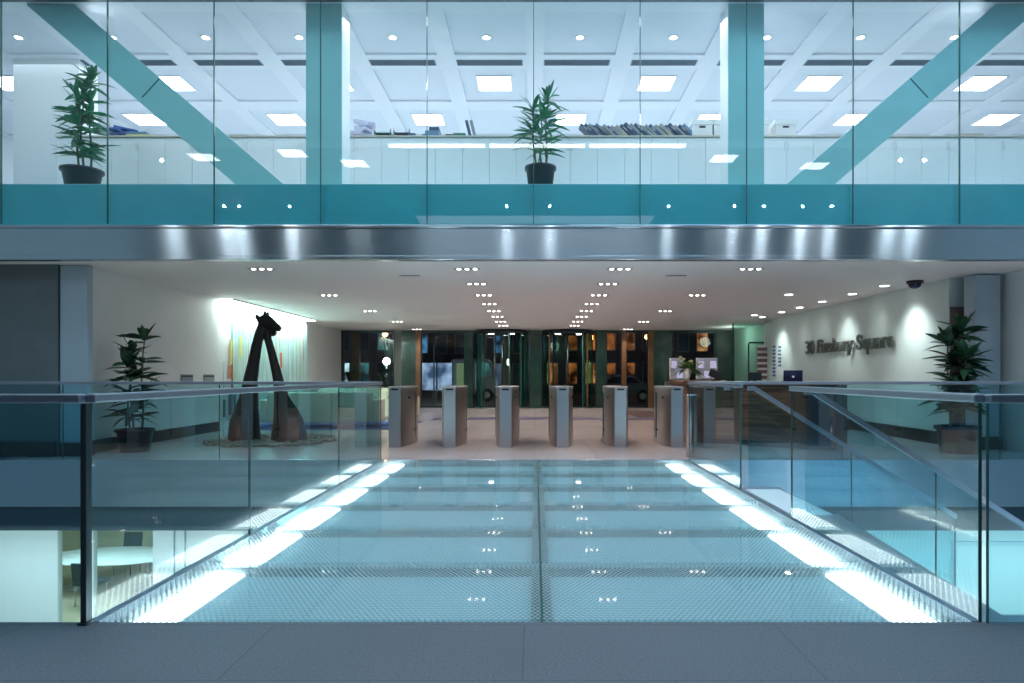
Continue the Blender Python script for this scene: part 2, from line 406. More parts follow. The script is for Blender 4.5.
# atrium enclosure
struct('wall_left', MB().box(-10.2, -10, -6, FY+.1, -3.6, 13), 'atrium_wall', 'left side wall of the atrium')
struct('wall_right', MB().box(10, 10.2, -6, FY+.1, -3.6, 13), 'atrium_wall', 'right side wall of the atrium')
struct('wall_front', MB().box(-10, 10, -6.2, -6, -3.6, 6.6), 'atrium_wall', 'wall behind the viewer at the near side')
struct('wall_upper_far', MB().box(-10, 10, FY+.1, FY+.2, 7.3, 13), 'atrium_wall', 'atrium wall above the upper office')
struct('wall_upper_near', MB().box(-10, 10, 2.9, 3.0, 6.75, 13), 'atrium_wall', 'atrium wall above the near side ceiling')
struct('ceiling', MB().box(-10, 10, 2.9, FY+.2, 13, 13.2), 'white_wall', 'atrium roof', 'ceiling')
struct('ceiling', MB().box(-10, 10, -6.1, 3.0, 6.6, 6.75), 'office_ceiling', 'near side ceiling over the foreground floor', 'ceiling')

# lobby walls
struct('wall_lobby_left', MB().box(-7.2, -6.8, 10.26, 14.6, 0, CZ), 'white_wall', 'plain white lobby wall on the left behind the potted plant')
struct('wall_art_backing', MB().box(-7.2, -6.84, 14.6, 20.3, 0, CZ), 'white_wall', 'lobby wall behind the striped glass artwork')
struct('wall_lobby_left_rear', MB().box(-7.4, -7.1, 20.3, BACK, 0, CZ), 'white_wall', 'white lobby wall between striped artwork and entrance glazing')
struct('wall_left_end', MB().box(-10, -7.02, 10.0, 10.25, 0, CZ), 'grey_wall', 'dark grey wall left of the blue column')
struct('wall_lobby_right', MB().box(7.0, 7.4, 11.5, 20.7, 0, CZ), 'mint_wall', 'white lobby wall carrying the building name letters')
struct('wall_alcove_right', MB().box(7.62, 7.8, 9.9, 11.5, 0, CZ), 'white_wall', 'white recessed wall right of the name wall')
struct('wall_right_end', MB().box(7.8, 10, 9.9, 10.1, 0, CZ), 'blue_column', 'bluish end wall at the right edge of the lobby')
struct('wall_lobby_right_rear', MB().box(7.3, 7.6, 20.7, BACK, 0, CZ), 'white_wall', 'pale rear part of the right lobby wall')
struct('baseboard_left', MB().box(-6.8, -6.77, 10.28, 14.6, 0, .20), 'black_base', 'black skirting along the left white wall')
struct('baseboard_left_end', MB().box(-9.9, -7.03, 9.96, 10.0, 0, .22), 'black_base', 'black skirting of the dark end wall')
struct('baseboard_right', MB().box(6.96, 7.0, 11.5, 20.7, 0, .22), 'black_base', 'black skirting along the wall with letters')
for sx, x0, x1, nm in ((-1, -7.0, -6.6, 'left'), (1, 7.10, 7.52, 'right')):
    t = thing('square_column', 'square blue grey column at the %s end of the lobby edge' % nm, 'column', ((x0+x1)/2, 10.09 if sx < 0 else 11.12, 0))
    w = (x1-x0)/2
    hd = .07 if sx < 0 else .14
    MB().box(-w, w, -hd, hd, .2, CZ-.02, .01).build('shaft', 'blue_column', t)
    MB().box(-w-.015, w+.015, -hd-.015, hd+.015, 0, .2, .005).build('plinth', 'black_base', t)
# lower level wall, with openings on the left
b = MB(); b.box(-10, -7.02, 10.0, 10.1, -3.6, -1.0); b.box(-5.62, -2.9, 10.0, 10.1, -3.6, -1.0); b.box(-6.62, -6.50, 10.0, 10.1, -3.6, -1.0)
struct('wall_lower_left', b, 'lower_wall', 'white lower level wall with glazed openings, left of the bridge')
struct('wall_lower_middle', MB().box(-2.9, 4.6, 10.0, 10.1, -3.6, -1.0), 'lower_wall', 'lower level wall behind the bridge')
struct('wall_lower_right', MB().box(4.6, 10, 10.0, 10.1, -3.6, -1.0), 'lower_wall', 'pale lower level wall right of the bridge')
struct('wall_lower_left_side', MB().box(-14.1, -14, 10, 18.6, -3.6, -1.05), 'cream', 'left wall of the lower meeting room')
struct('wall_lower_back', MB().box(-14, -3, 18.5, 18.6, -3.6, -1.05), 'cream', 'back wall of the lower meeting room')
struct('wall_meeting_side', MB().box(-4.2, -4.1, 10.1, 18.5, -3.6, -1.05), 'lower_wall', 'side wall of the lower meeting room')
struct('window_13', MB().box(-7.02, -6.62, 10.04, 10.06, -3.6, -1.0), 'lower_glass', 'left glazed opening of the lower meeting room', 'window')
struct('window_14', MB().box(-6.50, -5.62, 10.04, 10.06, -3.6, -1.0), 'lower_glass', 'right glazed opening of the lower meeting room', 'window')
for i, x in enumerate((-5.30, -5.14, -4.20, -3.95)):
    struct('trim_%d' % (9+i), MB().box(x-.008, x+.008, 9.985, 10.0, -3.6, -1.02), 'dark_metal' if i > 1 else 'grille', 'thin vertical joint line in the lower left wall, %s from the left' % ORD[i], 'trim')
t = thing('framed_picture', 'small blue picture on the lower level wall left of the bridge', 'picture', (-4.02+.45, 9.985, -1.35))
MB().box(-.28, .28, -.012, .012, -.24, .10).build('frame', 'white_trim', t); MB().box(-.26, .26, -.018, -.012, -.22, .08).build('print', 'picture_blue', t)
t = thing('service_door', 'pale door in the lower level wall at the far right', 'door', (6.7, 9.97, -3.6))
MB().box(-.52, .52, -.01, .03, 0, 2.3).build('leaf', 'lower_wall', t)
b = MB(); b.box(-.58, -.52, -.03, .03, 0, 2.36); b.box(.52, .58, -.03, .03, 0, 2.36); b.box(-.52, .52, -.03, .03, 2.3, 2.36); b.build('frame', 'frosted', t)
MB().box(-.44, -.40, -.06, -.01, .9, 1.15, .005).build('handle', 'stainless', t)

struct('wall_lower_near', MB().box(-10, 10, 3.1, 3.2, -3.6, -.4), 'lower_wall', 'unseen pale wall added under the foreground floor for the fascia to reflect')  # unseen wall, added so the steel fascia has something pale to reflect
# ------------------------------------------------------------------ steel structure behind the facade glass
for sx, nm in ((-1, 'left'), (1, 'right')):
    t = thing('structural_column', 'teal upright column behind the upper glass, %s of the centre plant' % nm, 'column', (sx*3.06, 10.07, 3.9), 0, None)
    MB().box(-.26, .26, -.22, -.19, 0, 2.68, .004).build('blue_lit_front', 'teal_tone', t)  # blue light on the column front put into its colour
    MB().box(-.25, .25, -.19, .25, 0, 2.68).build('body', 'white_trim', t)
    t = thing('diagonal_brace', 'teal diagonal brace behind the upper glass at the %s side' % nm, 'brace', (sx*3.59, 10.0, 3.92), 0, None)
    L = 4.6; sl = .86; dx = 3.12
    pts = [(0, 0), (3.08, 2.645), (3.78, 2.645), (.70, 0)]
    if sx < 0: pts = [(-p[0], p[1]) for p in pts]
    MB().prism_xz(pts, -.15, -.12).build('blue_lit_front', 'teal_tone', t)  # brace front coloured teal for the blue light it catches
    MB().prism_xz([(sx*p[0], p[1]) for p in [(.01,.006),(3.08,2.635),(3.77,2.635),(.69,.006)]], -.12, .12).build('body', 'white_trim', t)
    mx, mz = 1.85, 1.85*sl
    MB().prism_xz([(sx*(mx-.01), mz-.02), (sx*(mx+.002), mz-.01), (sx*(mx+.26), mz-.29), (sx*(mx+.248), mz-.30)], -.154, -.15).build('splice_joint', 'green_edge', t)
struct('trim_13', MB().box(-8.9, -7.78, 11.6, 12.1, 3.9, 6.6), 'office_wall', 'pale wide pier in the upper office at the left', 'pier')
struct('trim_14', MB().box(-10, 10, FY+.1, FY+.75, 3.9, 3.925), 'teal_tone', 'teal ledge inside the upper glass that the plants stand on', 'ledge')

# ------------------------------------------------------------------ office cabinets
cabs = []
t0 = thing('storage_cabinet', '', 'cabinet', (-7.3, 11.25, 3.9), 0, 'white storage cabinets along the upper office')
MB().box(-.4365, .4365, -.22, .22, .05, 1.15).build('body', 'cabinet_white', t0)
MB().box(-.43, .43, -.19, .2, 0, .05).build('plinth', 'cabinet_gap', t0)
for s in (-1, 1):
    d = MB().box(min(s*.002, s*.4355), max(s*.002, s*.4355), -.24, -.22, .06, 1.14, .002).build('door', 'cabinet_white', t0)
    MB().box(s*.03-.006, s*.03+.006, -.262, -.24, .95, 1.07).build('handle', 'white_trim', d)
ncab = 19
for i in range(ncab):
    lab = 'white two-door storage cabinet in the upper office row, %s from the left' % ORD[i]
    if i == 0: t0['label'] = lab
    else: dup(t0, (-7.3+i*.875, 11.25, 3.9), lab)
tag(MB().box(-7.76, 8.95, 10.99, 11.49, 5.05, 5.075, .004).build('worktop', 'worktop'), 'long thin beige worktop running over all the white office cabinets', 'worktop')
CT = 5.075
def px_x(px, Y): return (px-535)*Y/680
# folders leaning on the worktop
fold_x = 578.5
mats = ['book_navy','book_navy','book_grey','book_navy','book_blue','book_beige','book_grey','book_navy','book_grey','book_beige']
x = px_x(579, 11.2); i = 0
widths = []
while x < px_x(683, 11.2):
    th = random.choice((.035, .045, .055)); ln = random.uniform(.24, .31)
    ang = R(43); m_ = mats[i % len(mats)]
    t = thing('ring_binder', 'slanting office folder in the row on the cabinets, %s from its left end' % (ORD[i] if i < 20 else 'twenty-'+ORD[i-20]), 'folder', (x+ln*math.cos(ang), 11.2, CT), 0, 'folders leaning in a row on the office cabinets')
    # local frame: leaning with top to the left
    c, s_ = math.cos(ang), math.sin(ang)
    def P(u, v): return (-u*c+v*s_, u*s_+v*c)
    MB().prism_xz([P(0,0), P(ln,0), P(ln,th), P(0,th)], -.12, .12).build('cover', m_, t)
    MB().prism_xz([P(ln*.5,th*.2), P(ln*.8,th*.2), P(ln*.8,th*.8), P(ln*.5,th*.8)], -.123, -.12).build('spine_label', 'book_grey', t)
    x += th/s_+.006; i += 1
nf = i
for i, (px, w) in enumerate(((700.5, 21), (722, 20), (756, 20), (783, 20))):
    lab = ['white archive box just left of the right teal column, leftmost of four', 'white archive box half hidden by the left edge of the right teal column',
           'white archive box partly hidden behind the right edge of the right teal column', 'white archive box rightmost of four, clear of the right teal column'][i]
    t = thing('archive_box', lab, 'box', (px_x(px, 11.2), 11.22, CT), 0, 'archive boxes on the office cabinets')
    MB().box(-.165, .165, -.15, .15, 0, .24, .004).build('body', 'archive_white', t)
    MB().box(-.175, .175, -.16, .16, .20, .285, .004).build('lid', 'archive_white', t)
    MB().box(-.05, .05, -.155, -.149, .15, .18).build('hand_hole', 'black_plastic', t)
    MB().box(-.09, .09, -.153, -.15, .04, .12).build('label_card', 'paper', t)
def flat(name, lab, cat, px, w, h, m_, z=CT, y=11.2, rot=0, d=.24):
    t = MB().obox((0,0,h/2), (w, d, h), (0,0,0), .003).build(name, m_); t.location = (px_x(px, 11.2), y, z+.0); t.rotation_euler = (0, 0, rot)
    return tag(t, lab, cat)
# left groups
def heap(name, lab, cat, px, m_, w, h, seed):
    rnd = random.Random(seed); b = MB()
    for k in range(7):
        b.obox((rnd.uniform(-w*.3, w*.3), rnd.uniform(-.05,.05), .02+k*h/8), (w*rnd.uniform(.45,.8), .22, h/5.5), (rnd.uniform(-.1,.1), rnd.uniform(-.25,.25), rnd.uniform(-.5,.5)), .008)
    o = b.build(name, m_); o.location = (px_x(px, 11.2), 11.2, CT+.025); return tag(o, lab, cat)
heap('folded_cloth', 'crumpled heap of blue material on the office cabinets behind the left plant', 'cloth', 119, 'cloth_blue', .5, .17, 2)
flat('document_folder', 'thin yellow folder beside the crumpled blue heap on the cabinets', 'folder', 142, .40, .05, 'yellow_card')
flat('document_folder', 'flat blue folder lying on the yellow folder', 'folder', 140, .34, .04, 'book_blue', CT+.052)
flat('paper_stack', 'low sheaf of papers on cabinets right of the left brace, nearer the brace', 'paper', 242, .30, .04, 'book_beige')
flat('hardback_book', 'thin dark book on the cabinets between brace and left column', 'book', 256, .22, .03, 'book_navy')
flat('paper_stack', 'small flat stack of papers close left of the left teal column', 'paper', 286, .28, .035, 'book_grey')
heap('plastic_bag', 'rumpled pale lilac plastic bag on the cabinets beside the left teal column', 'bag', 365, 'bag_lilac', .30, .33, 5)
flat('red_box', 'tiny red carton on the cabinets at the foot of the lilac bag', 'box', 354, .07, .06, 'red_plastic', d=.08)
def tray(lab, px, m_, w=.27, tiers=2):
    t = thing('letter_tray', lab, 'tray', (px_x(px, 11.2), 11.2, CT), 0, 'letter trays on the office cabinets')
    for k in range(tiers):
        z = k*.065
        b = MB(); b.box(-w/2, w/2, -.13, .13, z, z+.008); b.box(-w/2, -w/2+.006, -.13, .13, z, z+.045); b.box(w/2-.006, w/2, -.13, .13, z, z+.045); b.box(-w/2, w/2, .124, .13, z, z+.045)
        b.build('tier', m_, t)
        MB().box(-w/2+.02, w/2-.02, -.11, .11, z+.0085, z+.028).build('paper_sheets', 'paper', t)
    b = MB()
    for sx in (-1, 1):
        for sy in (-1, 1): b.box(sx*(w/2+.002)-.006, sx*(w/2+.002)+.006, sy*.12-.006, sy*.12+.006, 0, tiers*.065)
    b.build('post', m_, t)
tray('green letter tray with papers right of the lilac bag', 384, 'book_green', .26)
tray('dark letter tray with papers, between the green tray and the blue document pile', 403, 'book_navy', .25)
flat('hardback_book', 'navy book lying right of the dark letter tray', 'book', 413, .12, .07, 'book_navy')
for k, (px, m_, w, lab) in enumerate(((431, 'book_blue', .26, 'light blue document at the bottom of the pile left of the two standing binders'), (433, 'book_blue', .22, 'blue document lying in the middle of the small pile'), (435, 'book_navy', .16, 'dark topmost document of the small blue pile'))):
    flat('document_pile', lab, 'document', px, w, .055, m_, CT+k*.057)
flat('hardback_book', 'low black book between the blue pile and the standing binders', 'book', 450, .12, .05, 'black_plastic')
flat('document_pile', 'green document lying against the two standing binders', 'document', 460, .20, .07, 'book_green')
for k, px in enumerate((469, 473.5)):
    o = MB().obox((0, 0, .145), (.05, .22, .28), (0, R(-14), 0), .003).build('ring_binder', ['book_navy', 'book_grey'][k])
    o.location = (px_x(px, 11.2), 11.2, CT+.0); tag(o, ['navy upright binder tilting left, beside the green document', 'grey upright binder tilting left at the right end of the left-hand clutter'][k], 'folder', 'two tilted upright binders')
flat('paper_stack', 'flat sheaf of papers on the cabinets just left of the centre plant', 'paper', 507, .22, .03, 'book_beige')
flat('tablet_case', 'thin dark case lying just left of the slanting folder row', 'case', 565, .24, .02, 'book_navy')
flat('hardback_book', 'flat dark book on the cabinets near the foot of the right brace', 'book', 822, .42, .03, 'book_navy')
flat('paper_stack', 'small beige paper stack right of the rightmost archive box', 'paper', 803, .16, .025, 'book_beige')
flat('phone_handset', 'small black handset on the cabinets right of the right brace', 'phone', 933, .10, .05, 'black_plastic', d=.1)
flat('paper_stack', 'pinkish paper stack on the cabinets at the far right', 'paper', 968, .36, .06, 'book_beige')

# ------------------------------------------------------------------ office ceiling fixtures
def panel(loc, lab):
    t = thing('ceiling_light_panel', lab, 'ceiling light', loc, 0, 'square light panels in the upper office ceiling')
    b = MB(); w = .33
    b.box(-w, w, -w, -w+.03, -.012, .05); b.box(-w, w, w-.03, w, -.012, .05); b.box(-w, -w+.03, -w+.03, w-.03, -.012, .05); b.box(w-.03, w, -w+.03, w-.03, -.012, .05)
    b.build('frame', 'white_trim', t); MB().box(-.3, .3, -.3, .3, -.006, .04).build('diffuser', 'office_panel', t)
    return t
p0 = None
for row, (Y, xs) in enumerate(((12.62, (-9.75,-6.75,-3.75,-.75,2.25,5.25,8.25)), (14.4, (-8.25,-5.25,-2.25,.75,3.75,6.75,9.75)), (16.9, (-6.75,-3.75,-.75,2.25,5.25,8.25)))):
    for k, x in enumerate(xs):
        lab = 'square lit ceiling panel in the upper office, %s row from the glass, %s from the left' % (ORD[row], ORD[k])
        if p0 is None: p0 = panel((x, Y, 6.612), lab)
        else: dup(p0, (x, Y, 6.612), lab)
for k, px in enumerate((52,)):
    dup(p0, (px_x(px, 13.75), 13.75, 6.612), 'square lit ceiling panel beside the left plant at the left edge')
s0 = None; g0 = None
for k in range(-6, 6):
    x = k*1.5+.75-.03
    lab = 'small round office ceiling spotlight near the glass, %s from the left' % ORD[k+6]
    if s0 is None:
        s0 = thing('ceiling_spotlight', lab, 'spotlight', (x, 10.9, 6.61), 0, 'round spotlights in the upper office ceiling')
        MB().lathe([(.055,-.004),(.085,-.004),(.085,.04),(.055,.04)], cap=False, n=24).build('ring', 'white_trim', s0)
        MB().lathe([(.001,.0),(.075,.0),(.075,.02),(.001,.02)], n=24).build('lens', 'office_spot', s0)
    else: dup(s0, (x, 10.9, 6.61), lab)
    lab = 'long grey air grille in the upper office ceiling, %s from the left' % ORD[k+6]
    if g0 is None:
        g0 = thing('air_grille', lab, 'vent', (x, 11.72, 6.585), 0, 'air grilles in the upper office ceiling')
        MB().box(-.57, .57, -.105, .105, -.006, .0).build('frame', 'grille', g0)
        b = MB()
        for q in range(6): b.box(-.55, .55, -.09+q*.034, -.078+q*.034, -.012, -.006)
        b.build('slat', 'dark_navy', g0)
    else: dup(g0, (x, 11.72, 6.585), lab)

# ------------------------------------------------------------------ plants
def leaf_bm(b, base, d, L, W, droop, rnd):
    t = b.bm; side = d.cross(Vector((0,0,1)))
    if side.length < .1: side = Vector((1,0,0))
    side.normalize(); prev = None; n = 7
    tw = rnd.uniform(-.6, .6)
    for k in range(n+1):
        f = k/n; p = base + d*L*f + Vector((0,0,-droop*L*f*f))
        w = W*math.sin(PI*min(1, .08+f*.92))**.8*(1-.25*f)
        if k == n: w = .001
        up = side.cross(d).normalized()
        s2 = side*math.cos(tw)+up*math.sin(tw)
        row = [t.verts.new(p-s2*w), t.verts.new(p - up*w*.35), t.verts.new(p+s2*w)]
        if prev:
            for q in (0, 1):
                fc = t.faces.new((prev[q], prev[q+1], row[q+1], row[q])); fc.smooth = True
        prev = row
def plant(name, lab, loc, H, potR, potH, n_heads, leafL, leafW, mleaf, seed, spread=.13, lo=.42, dens=13, stems=3):
    rnd = random.Random(seed)
    t = thing(name, lab, 'plant', loc)
    MB().lathe([(potR*.70,0),(potR*.78,.01),(potR*.93,potH*.86),(potR*1.03,potH*.87),(potR*1.04,potH),(potR*.94,potH),(potR*.90,potH*.86)], cap=False).build('pot', 'plant_pot', t)
    MB().lathe([(.001,potH*.86),(potR*.91,potH*.86),(potR*.91,potH*.83),(.001,potH*.83)]).build('soil', 'soil', t)
    sb = MB(); fb = MB()
    for s in range(stems):
        a = s*2*PI/stems+rnd.uniform(0,1); r = potR*.35
        p0_ = Vector((r*math.cos(a), r*math.sin(a), potH*.84)); top = Vector((spread*math.cos(a), spread*math.sin(a), H*(1-.10*s)-leafL*.55))
        pts = [p0_.lerp(top, f)+Vector((.015*math.sin(f*7+s), .015*math.cos(f*5+s), 0)) for f in [q/8 for q in range(9)]]
        sb.loft([(p, .017-.001*q, .017-.001*q) for q, p in enumerate(pts)], 8)
        # side heads
        heads = []
        for q in range(n_heads):
            f = lo + (1-lo)*q/(max(1,n_heads-1)); heads.append((p0_.lerp(top, f if f > .98 else min(.93, max(.1, f+rnd.uniform(-.10, .10)))), f))
        for hp, f in heads:
            topmost = f > .98
            for k in range(dens+(6 if topmost else 0)):
                az = rnd.uniform(0, 2*PI); el = rnd.uniform(-.15, .75) if not topmost else rnd.uniform(.15, 1.35)
                d = Vector((math.cos(az)*math.cos(el), math.sin(az)*math.cos(el), math.sin(el)))
                L = leafL*rnd.uniform(.7, 1.1)*(.9 if topmost else 1)
                leaf_bm(fb, hp+Vector((0,0,rnd.uniform(-.05,.05))), d, L, leafW*rnd.uniform(.8,1.1), rnd.uniform(.1,.45), rnd)
    sb.build('stem', 'stem', t); fb.build('foliage', mleaf, t)
    return t
plant('potted_plant', 'tall plant in black pot on the upper floor ledge, at the left edge', (-6.66, 10.0, 3.925), 1.88, .275, .29, 6, .42, .046, 'leaf', 5, .11, .22, 7)
plant('potted_plant', 'thin-leaved plant in black pot on the upper floor ledge, at the centre', (.08, 10.0, 3.925), 1.55, .225, .33, 4, .42, .030, 'leaf', 11, .12, .35, 10)
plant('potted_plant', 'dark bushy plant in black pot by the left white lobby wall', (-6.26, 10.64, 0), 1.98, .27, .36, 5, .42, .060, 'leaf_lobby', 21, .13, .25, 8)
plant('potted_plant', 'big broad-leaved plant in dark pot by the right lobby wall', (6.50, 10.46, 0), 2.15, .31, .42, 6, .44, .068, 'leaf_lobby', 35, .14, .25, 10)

# ------------------------------------------------------------------ glass bridge
NP = 6; PL = (FY-BY)/NP
ix = 0
for j in range(NP):
    for s, nm in ((-1, 'left'), (1, 'right')):
        x0, x1 = (-BW+.012, .029) if s < 0 else (.041, BW-.012)
        y0, y1 = BY+j*PL+.012+(.02 if j == 0 else 0), BY+(j+1)*PL-.012
        o = MB().box(x0, x1, y0, y1, -.035, 0, .003).build('glass_floor_panel', 'floor_glass')
        tag(o, 'walk-on dotted glass floor panel, %s half of the bridge, %s from the near end' % (nm, ORD[j]), 'glass floor', 'glass floor panels of the bridge')
fr = thing('bridge_frame', 'steel and glass bridge frame under the dotted glass panels, from granite to turnstiles', 'bridge', (0, BY, 0))
LY = FY-BY
for s in (-1, 1):
    b = MB(); b.box(min(s*BW, s*(BW+.06)), max(s*BW, s*(BW+.06)), .03, LY, -.42, -.004, .003)
    b.build('side_channel', 'rail_steel', fr)
    MB().box(min(s*(BW-.088), s*(BW-.001)), max(s*(BW-.088), s*(BW-.001)), .02, LY, -.30, -.055).build('edge_seal', 'beam_green', fr)
for j in range(NP+1):
    yy = min(max(j*PL, .05), LY-.05)
    MB().box(-BW+.04, BW-.04, yy-.03, yy+.03, -.083, -.037).build('cross_beam', 'beam_green', fr)
MB().box(-.02, .09, .1, LY-.1, -.082, -.038).build('spine_beam', 'beam_green', fr)
MB().box(-BW+.09, BW-.09, .02, LY-.02, -.11, -.083).build('light_tray', 'tray_glow', fr)
for j in range(NP):
    for s, nm in ((-1, 'left'), (1, 'right')):
        t = thing('strip_light', 'bright strip light beneath the bridge glass, %s edge, %s from the near end' % (nm, ORD[j]), 'strip light', (s*1.935, BY+(j+.5)*PL, -.065), 0, 'strip lights under the bridge edges')
        w = PL/2-.06
        MB().box(-.105, .105, -w, w, 0, .012, .002).build('diffuser', 'tube_light', t)
        MB().box(-.115, .115, -w-.004, w+.004, -.017, 0).build('housing', 'white_trim', t)

# balustrades
def bal(lab, A, B, joints, posts=True, group=None, z0=-.02, rail_h=1.1, end_posts=True):
    A = Vector((*A, 0)); B = Vector((*B, 0)); d = (B-A); L = d.length; ang = math.atan2(d.y, d.x)
    t = thing('glass_balustrade', lab, 'balustrade', (A.x, A.y, 0), ang, group)
    MB().box(0, L, -.028, .028, rail_h-.035, rail_h+.008, .008).build('handrail', 'rail_steel', t)
    js = [0]+joints+[L]
    for a, b_ in zip(js, js[1:]):
        g = MB().box(a+.004, b_-.004, -.0075, .0075, z0, rail_h-.037).build('glass_pane', 'balustrade_glass', t)
        MB().box(a+.0, a+.004, -.008, .008, z0, rail_h-.037).build('pane_edge', 'green_edge', g)
        MB().box(b_-.004, b_, -.008, .008, z0, rail_h-.037).build('pane_edge', 'green_edge', g)
    MB().box(0, L, -.022, .022, z0-.03, z0+.02, .003).build('base_shoe', 'dark_metal', t)
    return t
XB = BW+.032
bal('glass balustrade with steel rail along the left side of the bridge', (-XB, BY+.01), (-XB, FY-.05), [1.85, 4.2], z0=-.03)
bal('long section of glass balustrade along the right bridge side, near the viewer', (XB, BY+.01), (XB, 5.74), [], z0=-.03)
bal('short glass balustrade on the right bridge side, between stair and turnstiles', (XB, 7.16), (XB, FY-.05), [], z0=-.03)
bal('glass balustrade at the lobby floor edge, left of the bridge', (-XB-.06, FY+.09), (-9.9, FY+.09), [2.27, 4.5, 6.7], z0=-.025)
bal('glass balustrade at the lobby floor edge, right of the bridge', (XB+.06, FY+.09), (9.9, FY+.09), [2.15, 4.4, 6.6], z0=-.025)
bal('glass balustrade along the granite edge, left foreground', (-XB-.02, BY-.01), (-9.9, BY-.01), [2.2, 4.4, 6.6], z0=-.025)
bal('glass balustrade along the granite edge, right foreground', (XB+.02, BY-.01), (9.9, BY-.01), [2.2, 4.4, 6.6], z0=-.025)
t = thing('corner_post', 'dark slim corner post where bridge and granite balustrades meet, at left', 'post', (-XB, BY-.02, 0))
MB().box(-.014, .014, -.02, .02, 0, 1.063, .003).build('shaft', 'dark_metal', t); MB().box(-.022, .022, -.03, .03, 0, .012).build('foot_plate', 'dark_metal', t)

# ------------------------------------------------------------------ stair going down to the right
st = thing('staircase', 'perforated glass staircase descending to the right from a gap in the bridge balustrade', 'staircase', (XB+.04, 6.45, 0))
MB().box(0, .36, -.70, .70, -.05, 0).build('top_landing', 'frosted', st)
rise, run = .1725, .274
for k in range(8):
    x0 = .36+k*run; z = -(k+1)*rise
    MB().box(x0-.02, x0+run, -.68, .68, z-.035, z, .004).build('tread', 'frosted', st)
xe = .36+8*run; ze = -8*rise
MB().box(xe, xe+1.3, -.70, .70, ze-.08, ze-.035).build('mid_landing', 'frosted', st)
for k in range(12):
    x0 = xe+1.3+k*run; z = ze-(k+1)*rise
    MB().box(x0-.02, x0+run, -.68, .68, z-.035, z, .004).build('tread', 'frosted', st)
for s in (-1, 1):
    y0, y1 = (s*.70, s*.73) if s > 0 else (s*.73, s*.70)
    x2 = xe+1.3; x3 = x2+12*run; z3 = ze-12*rise
    pts = [(0, .02), (.36, .02), (xe, ze+.05), (x2, ze+.05), (x3, z3+.05), (x3, z3-.02), (x3-.3, z3-.02), (x2-.1, ze-.24), (xe-.06, ze-.24), (.28, -.26), (0, -.26)]
    MB().prism_xz(pts, y0, y1).build('stringer', 'blue_column', st)
def stair_bal(lab, y, xe_, ext):
    # sloping rail from the stair head down to the mid landing
    t = thing('glass_balustrade', lab, 'balustrade', (XB+.04, y, 0))
    x0, z0 = .05, 1.07; x1 = xe_; sl = rise/run; z1 = z0-(x1-.10)*sl
    pts = [(x0, z0+.012), (.12, z0+.012), (x1, z1+.012), (x1, z1-.035), (.12, z0-.035), (x0, z0-.035)]
    MB().prism_xz(pts, -.028, .028).build('handrail', 'rail_steel', t)
    js = [x0, 1.15, x1]
    for a, b_ in zip(js, js[1:]):
        top = lambda x: z0-.036-max(0, (x-.12))*sl
        bot = lambda x: -.22-max(0, (x-.3))*sl
        g = MB().prism_xz([(a+.006, bot(a)), (b_-.006, bot(b_)), (b_-.006, top(b_)), (a+.006, top(a))], -.007, .007).build('glass_pane', 'balustrade_glass', t)
        MB().prism_xz([(b_-.006, bot(b_)), (b_, bot(b_)), (b_, top(b_)), (b_-.006, top(b_))], -.008, .008).build('pane_edge', 'green_edge', g)
    return t
stair_bal('sloping glass stair balustrade and rail, far side of the staircase', 7.21, 2.25, 0)
stair_bal('sloping glass stair balustrade and rail, near side of the staircase', 5.69, 2.25, 0)

# ------------------------------------------------------------------ turnstiles
tz = thing('turnstile', '', 'turnstile', (0,0,0), 0, 'steel turnstiles across the lobby entrance')
D = 1.55
prof = []
N = 14
def halfw(v):    # v from 0 front to 1 rear
    return .10 + .105*math.sin(PI*v)**.9 if 0 < v < 1 else .10
left = [(-halfw(k/N), D*k/N) for k in range(N+1)]; right = [(halfw(k/N), D*k/N) for k in range(N, -1, -1)]
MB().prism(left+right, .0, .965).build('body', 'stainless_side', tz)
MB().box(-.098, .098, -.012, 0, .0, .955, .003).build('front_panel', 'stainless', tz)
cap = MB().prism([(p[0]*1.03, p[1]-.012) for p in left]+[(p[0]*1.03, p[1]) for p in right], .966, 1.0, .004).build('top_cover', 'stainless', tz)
MB().box(-.06, .06, .03, .13, 1.0, 1.004).build('card_reader', 'black_plastic', cap)
MB().box(-.058, .058, -.016, -.012, .945, .975).build('display', 'black_plastic', tz)
for s in (-1, 1):
    a = (halfw(.22)); MB().box(s*a-.012, s*a+.012, D*.20, D*.32, .80, .835, .003).build('sensor_window', 'black_plastic', tz)
    a = (halfw(.5)); MB().box(s*a-.012, s*a+.004, D*.5-.01, D*.5+.01, .10, .90).build('wing_slot', 'black_plastic', tz)
    MB().box(s*halfw(.5)-.004, s*halfw(.5)+.004, D*.42, D*.58, .22, .26).build('service_lock', 'black_plastic', tz)
tx = [-2.33, -1.42, -.49, .46, 1.42, 2.36]
for i, x in enumerate(tx):
    lab = 'steel turnstile pedestal in the row across the bridge end, %s from the left' % ORD[i]
    if i == 0: tz.location = (x, 11.3, 0); tz['label'] = lab
    else: dup(tz, (x, 11.3, 0), lab)
t = thing('card_reader_post', 'round stainless post with small black reader beside the right end of the bridge', 'post', (2.30, 9.98, 0))
MB().lathe([(.001,0),(.075,0),(.075,.90),(.070,.92),(.001,.92)]).build('shaft', 'stainless', t)
MB().box(-.035, .035, -.02, .03, .92, 1.05, .008).build('reader', 'black_plastic', t)
MB().box(-.012, .012, -.078, -.07, .05, .86).build('groove', 'dark_metal', t)

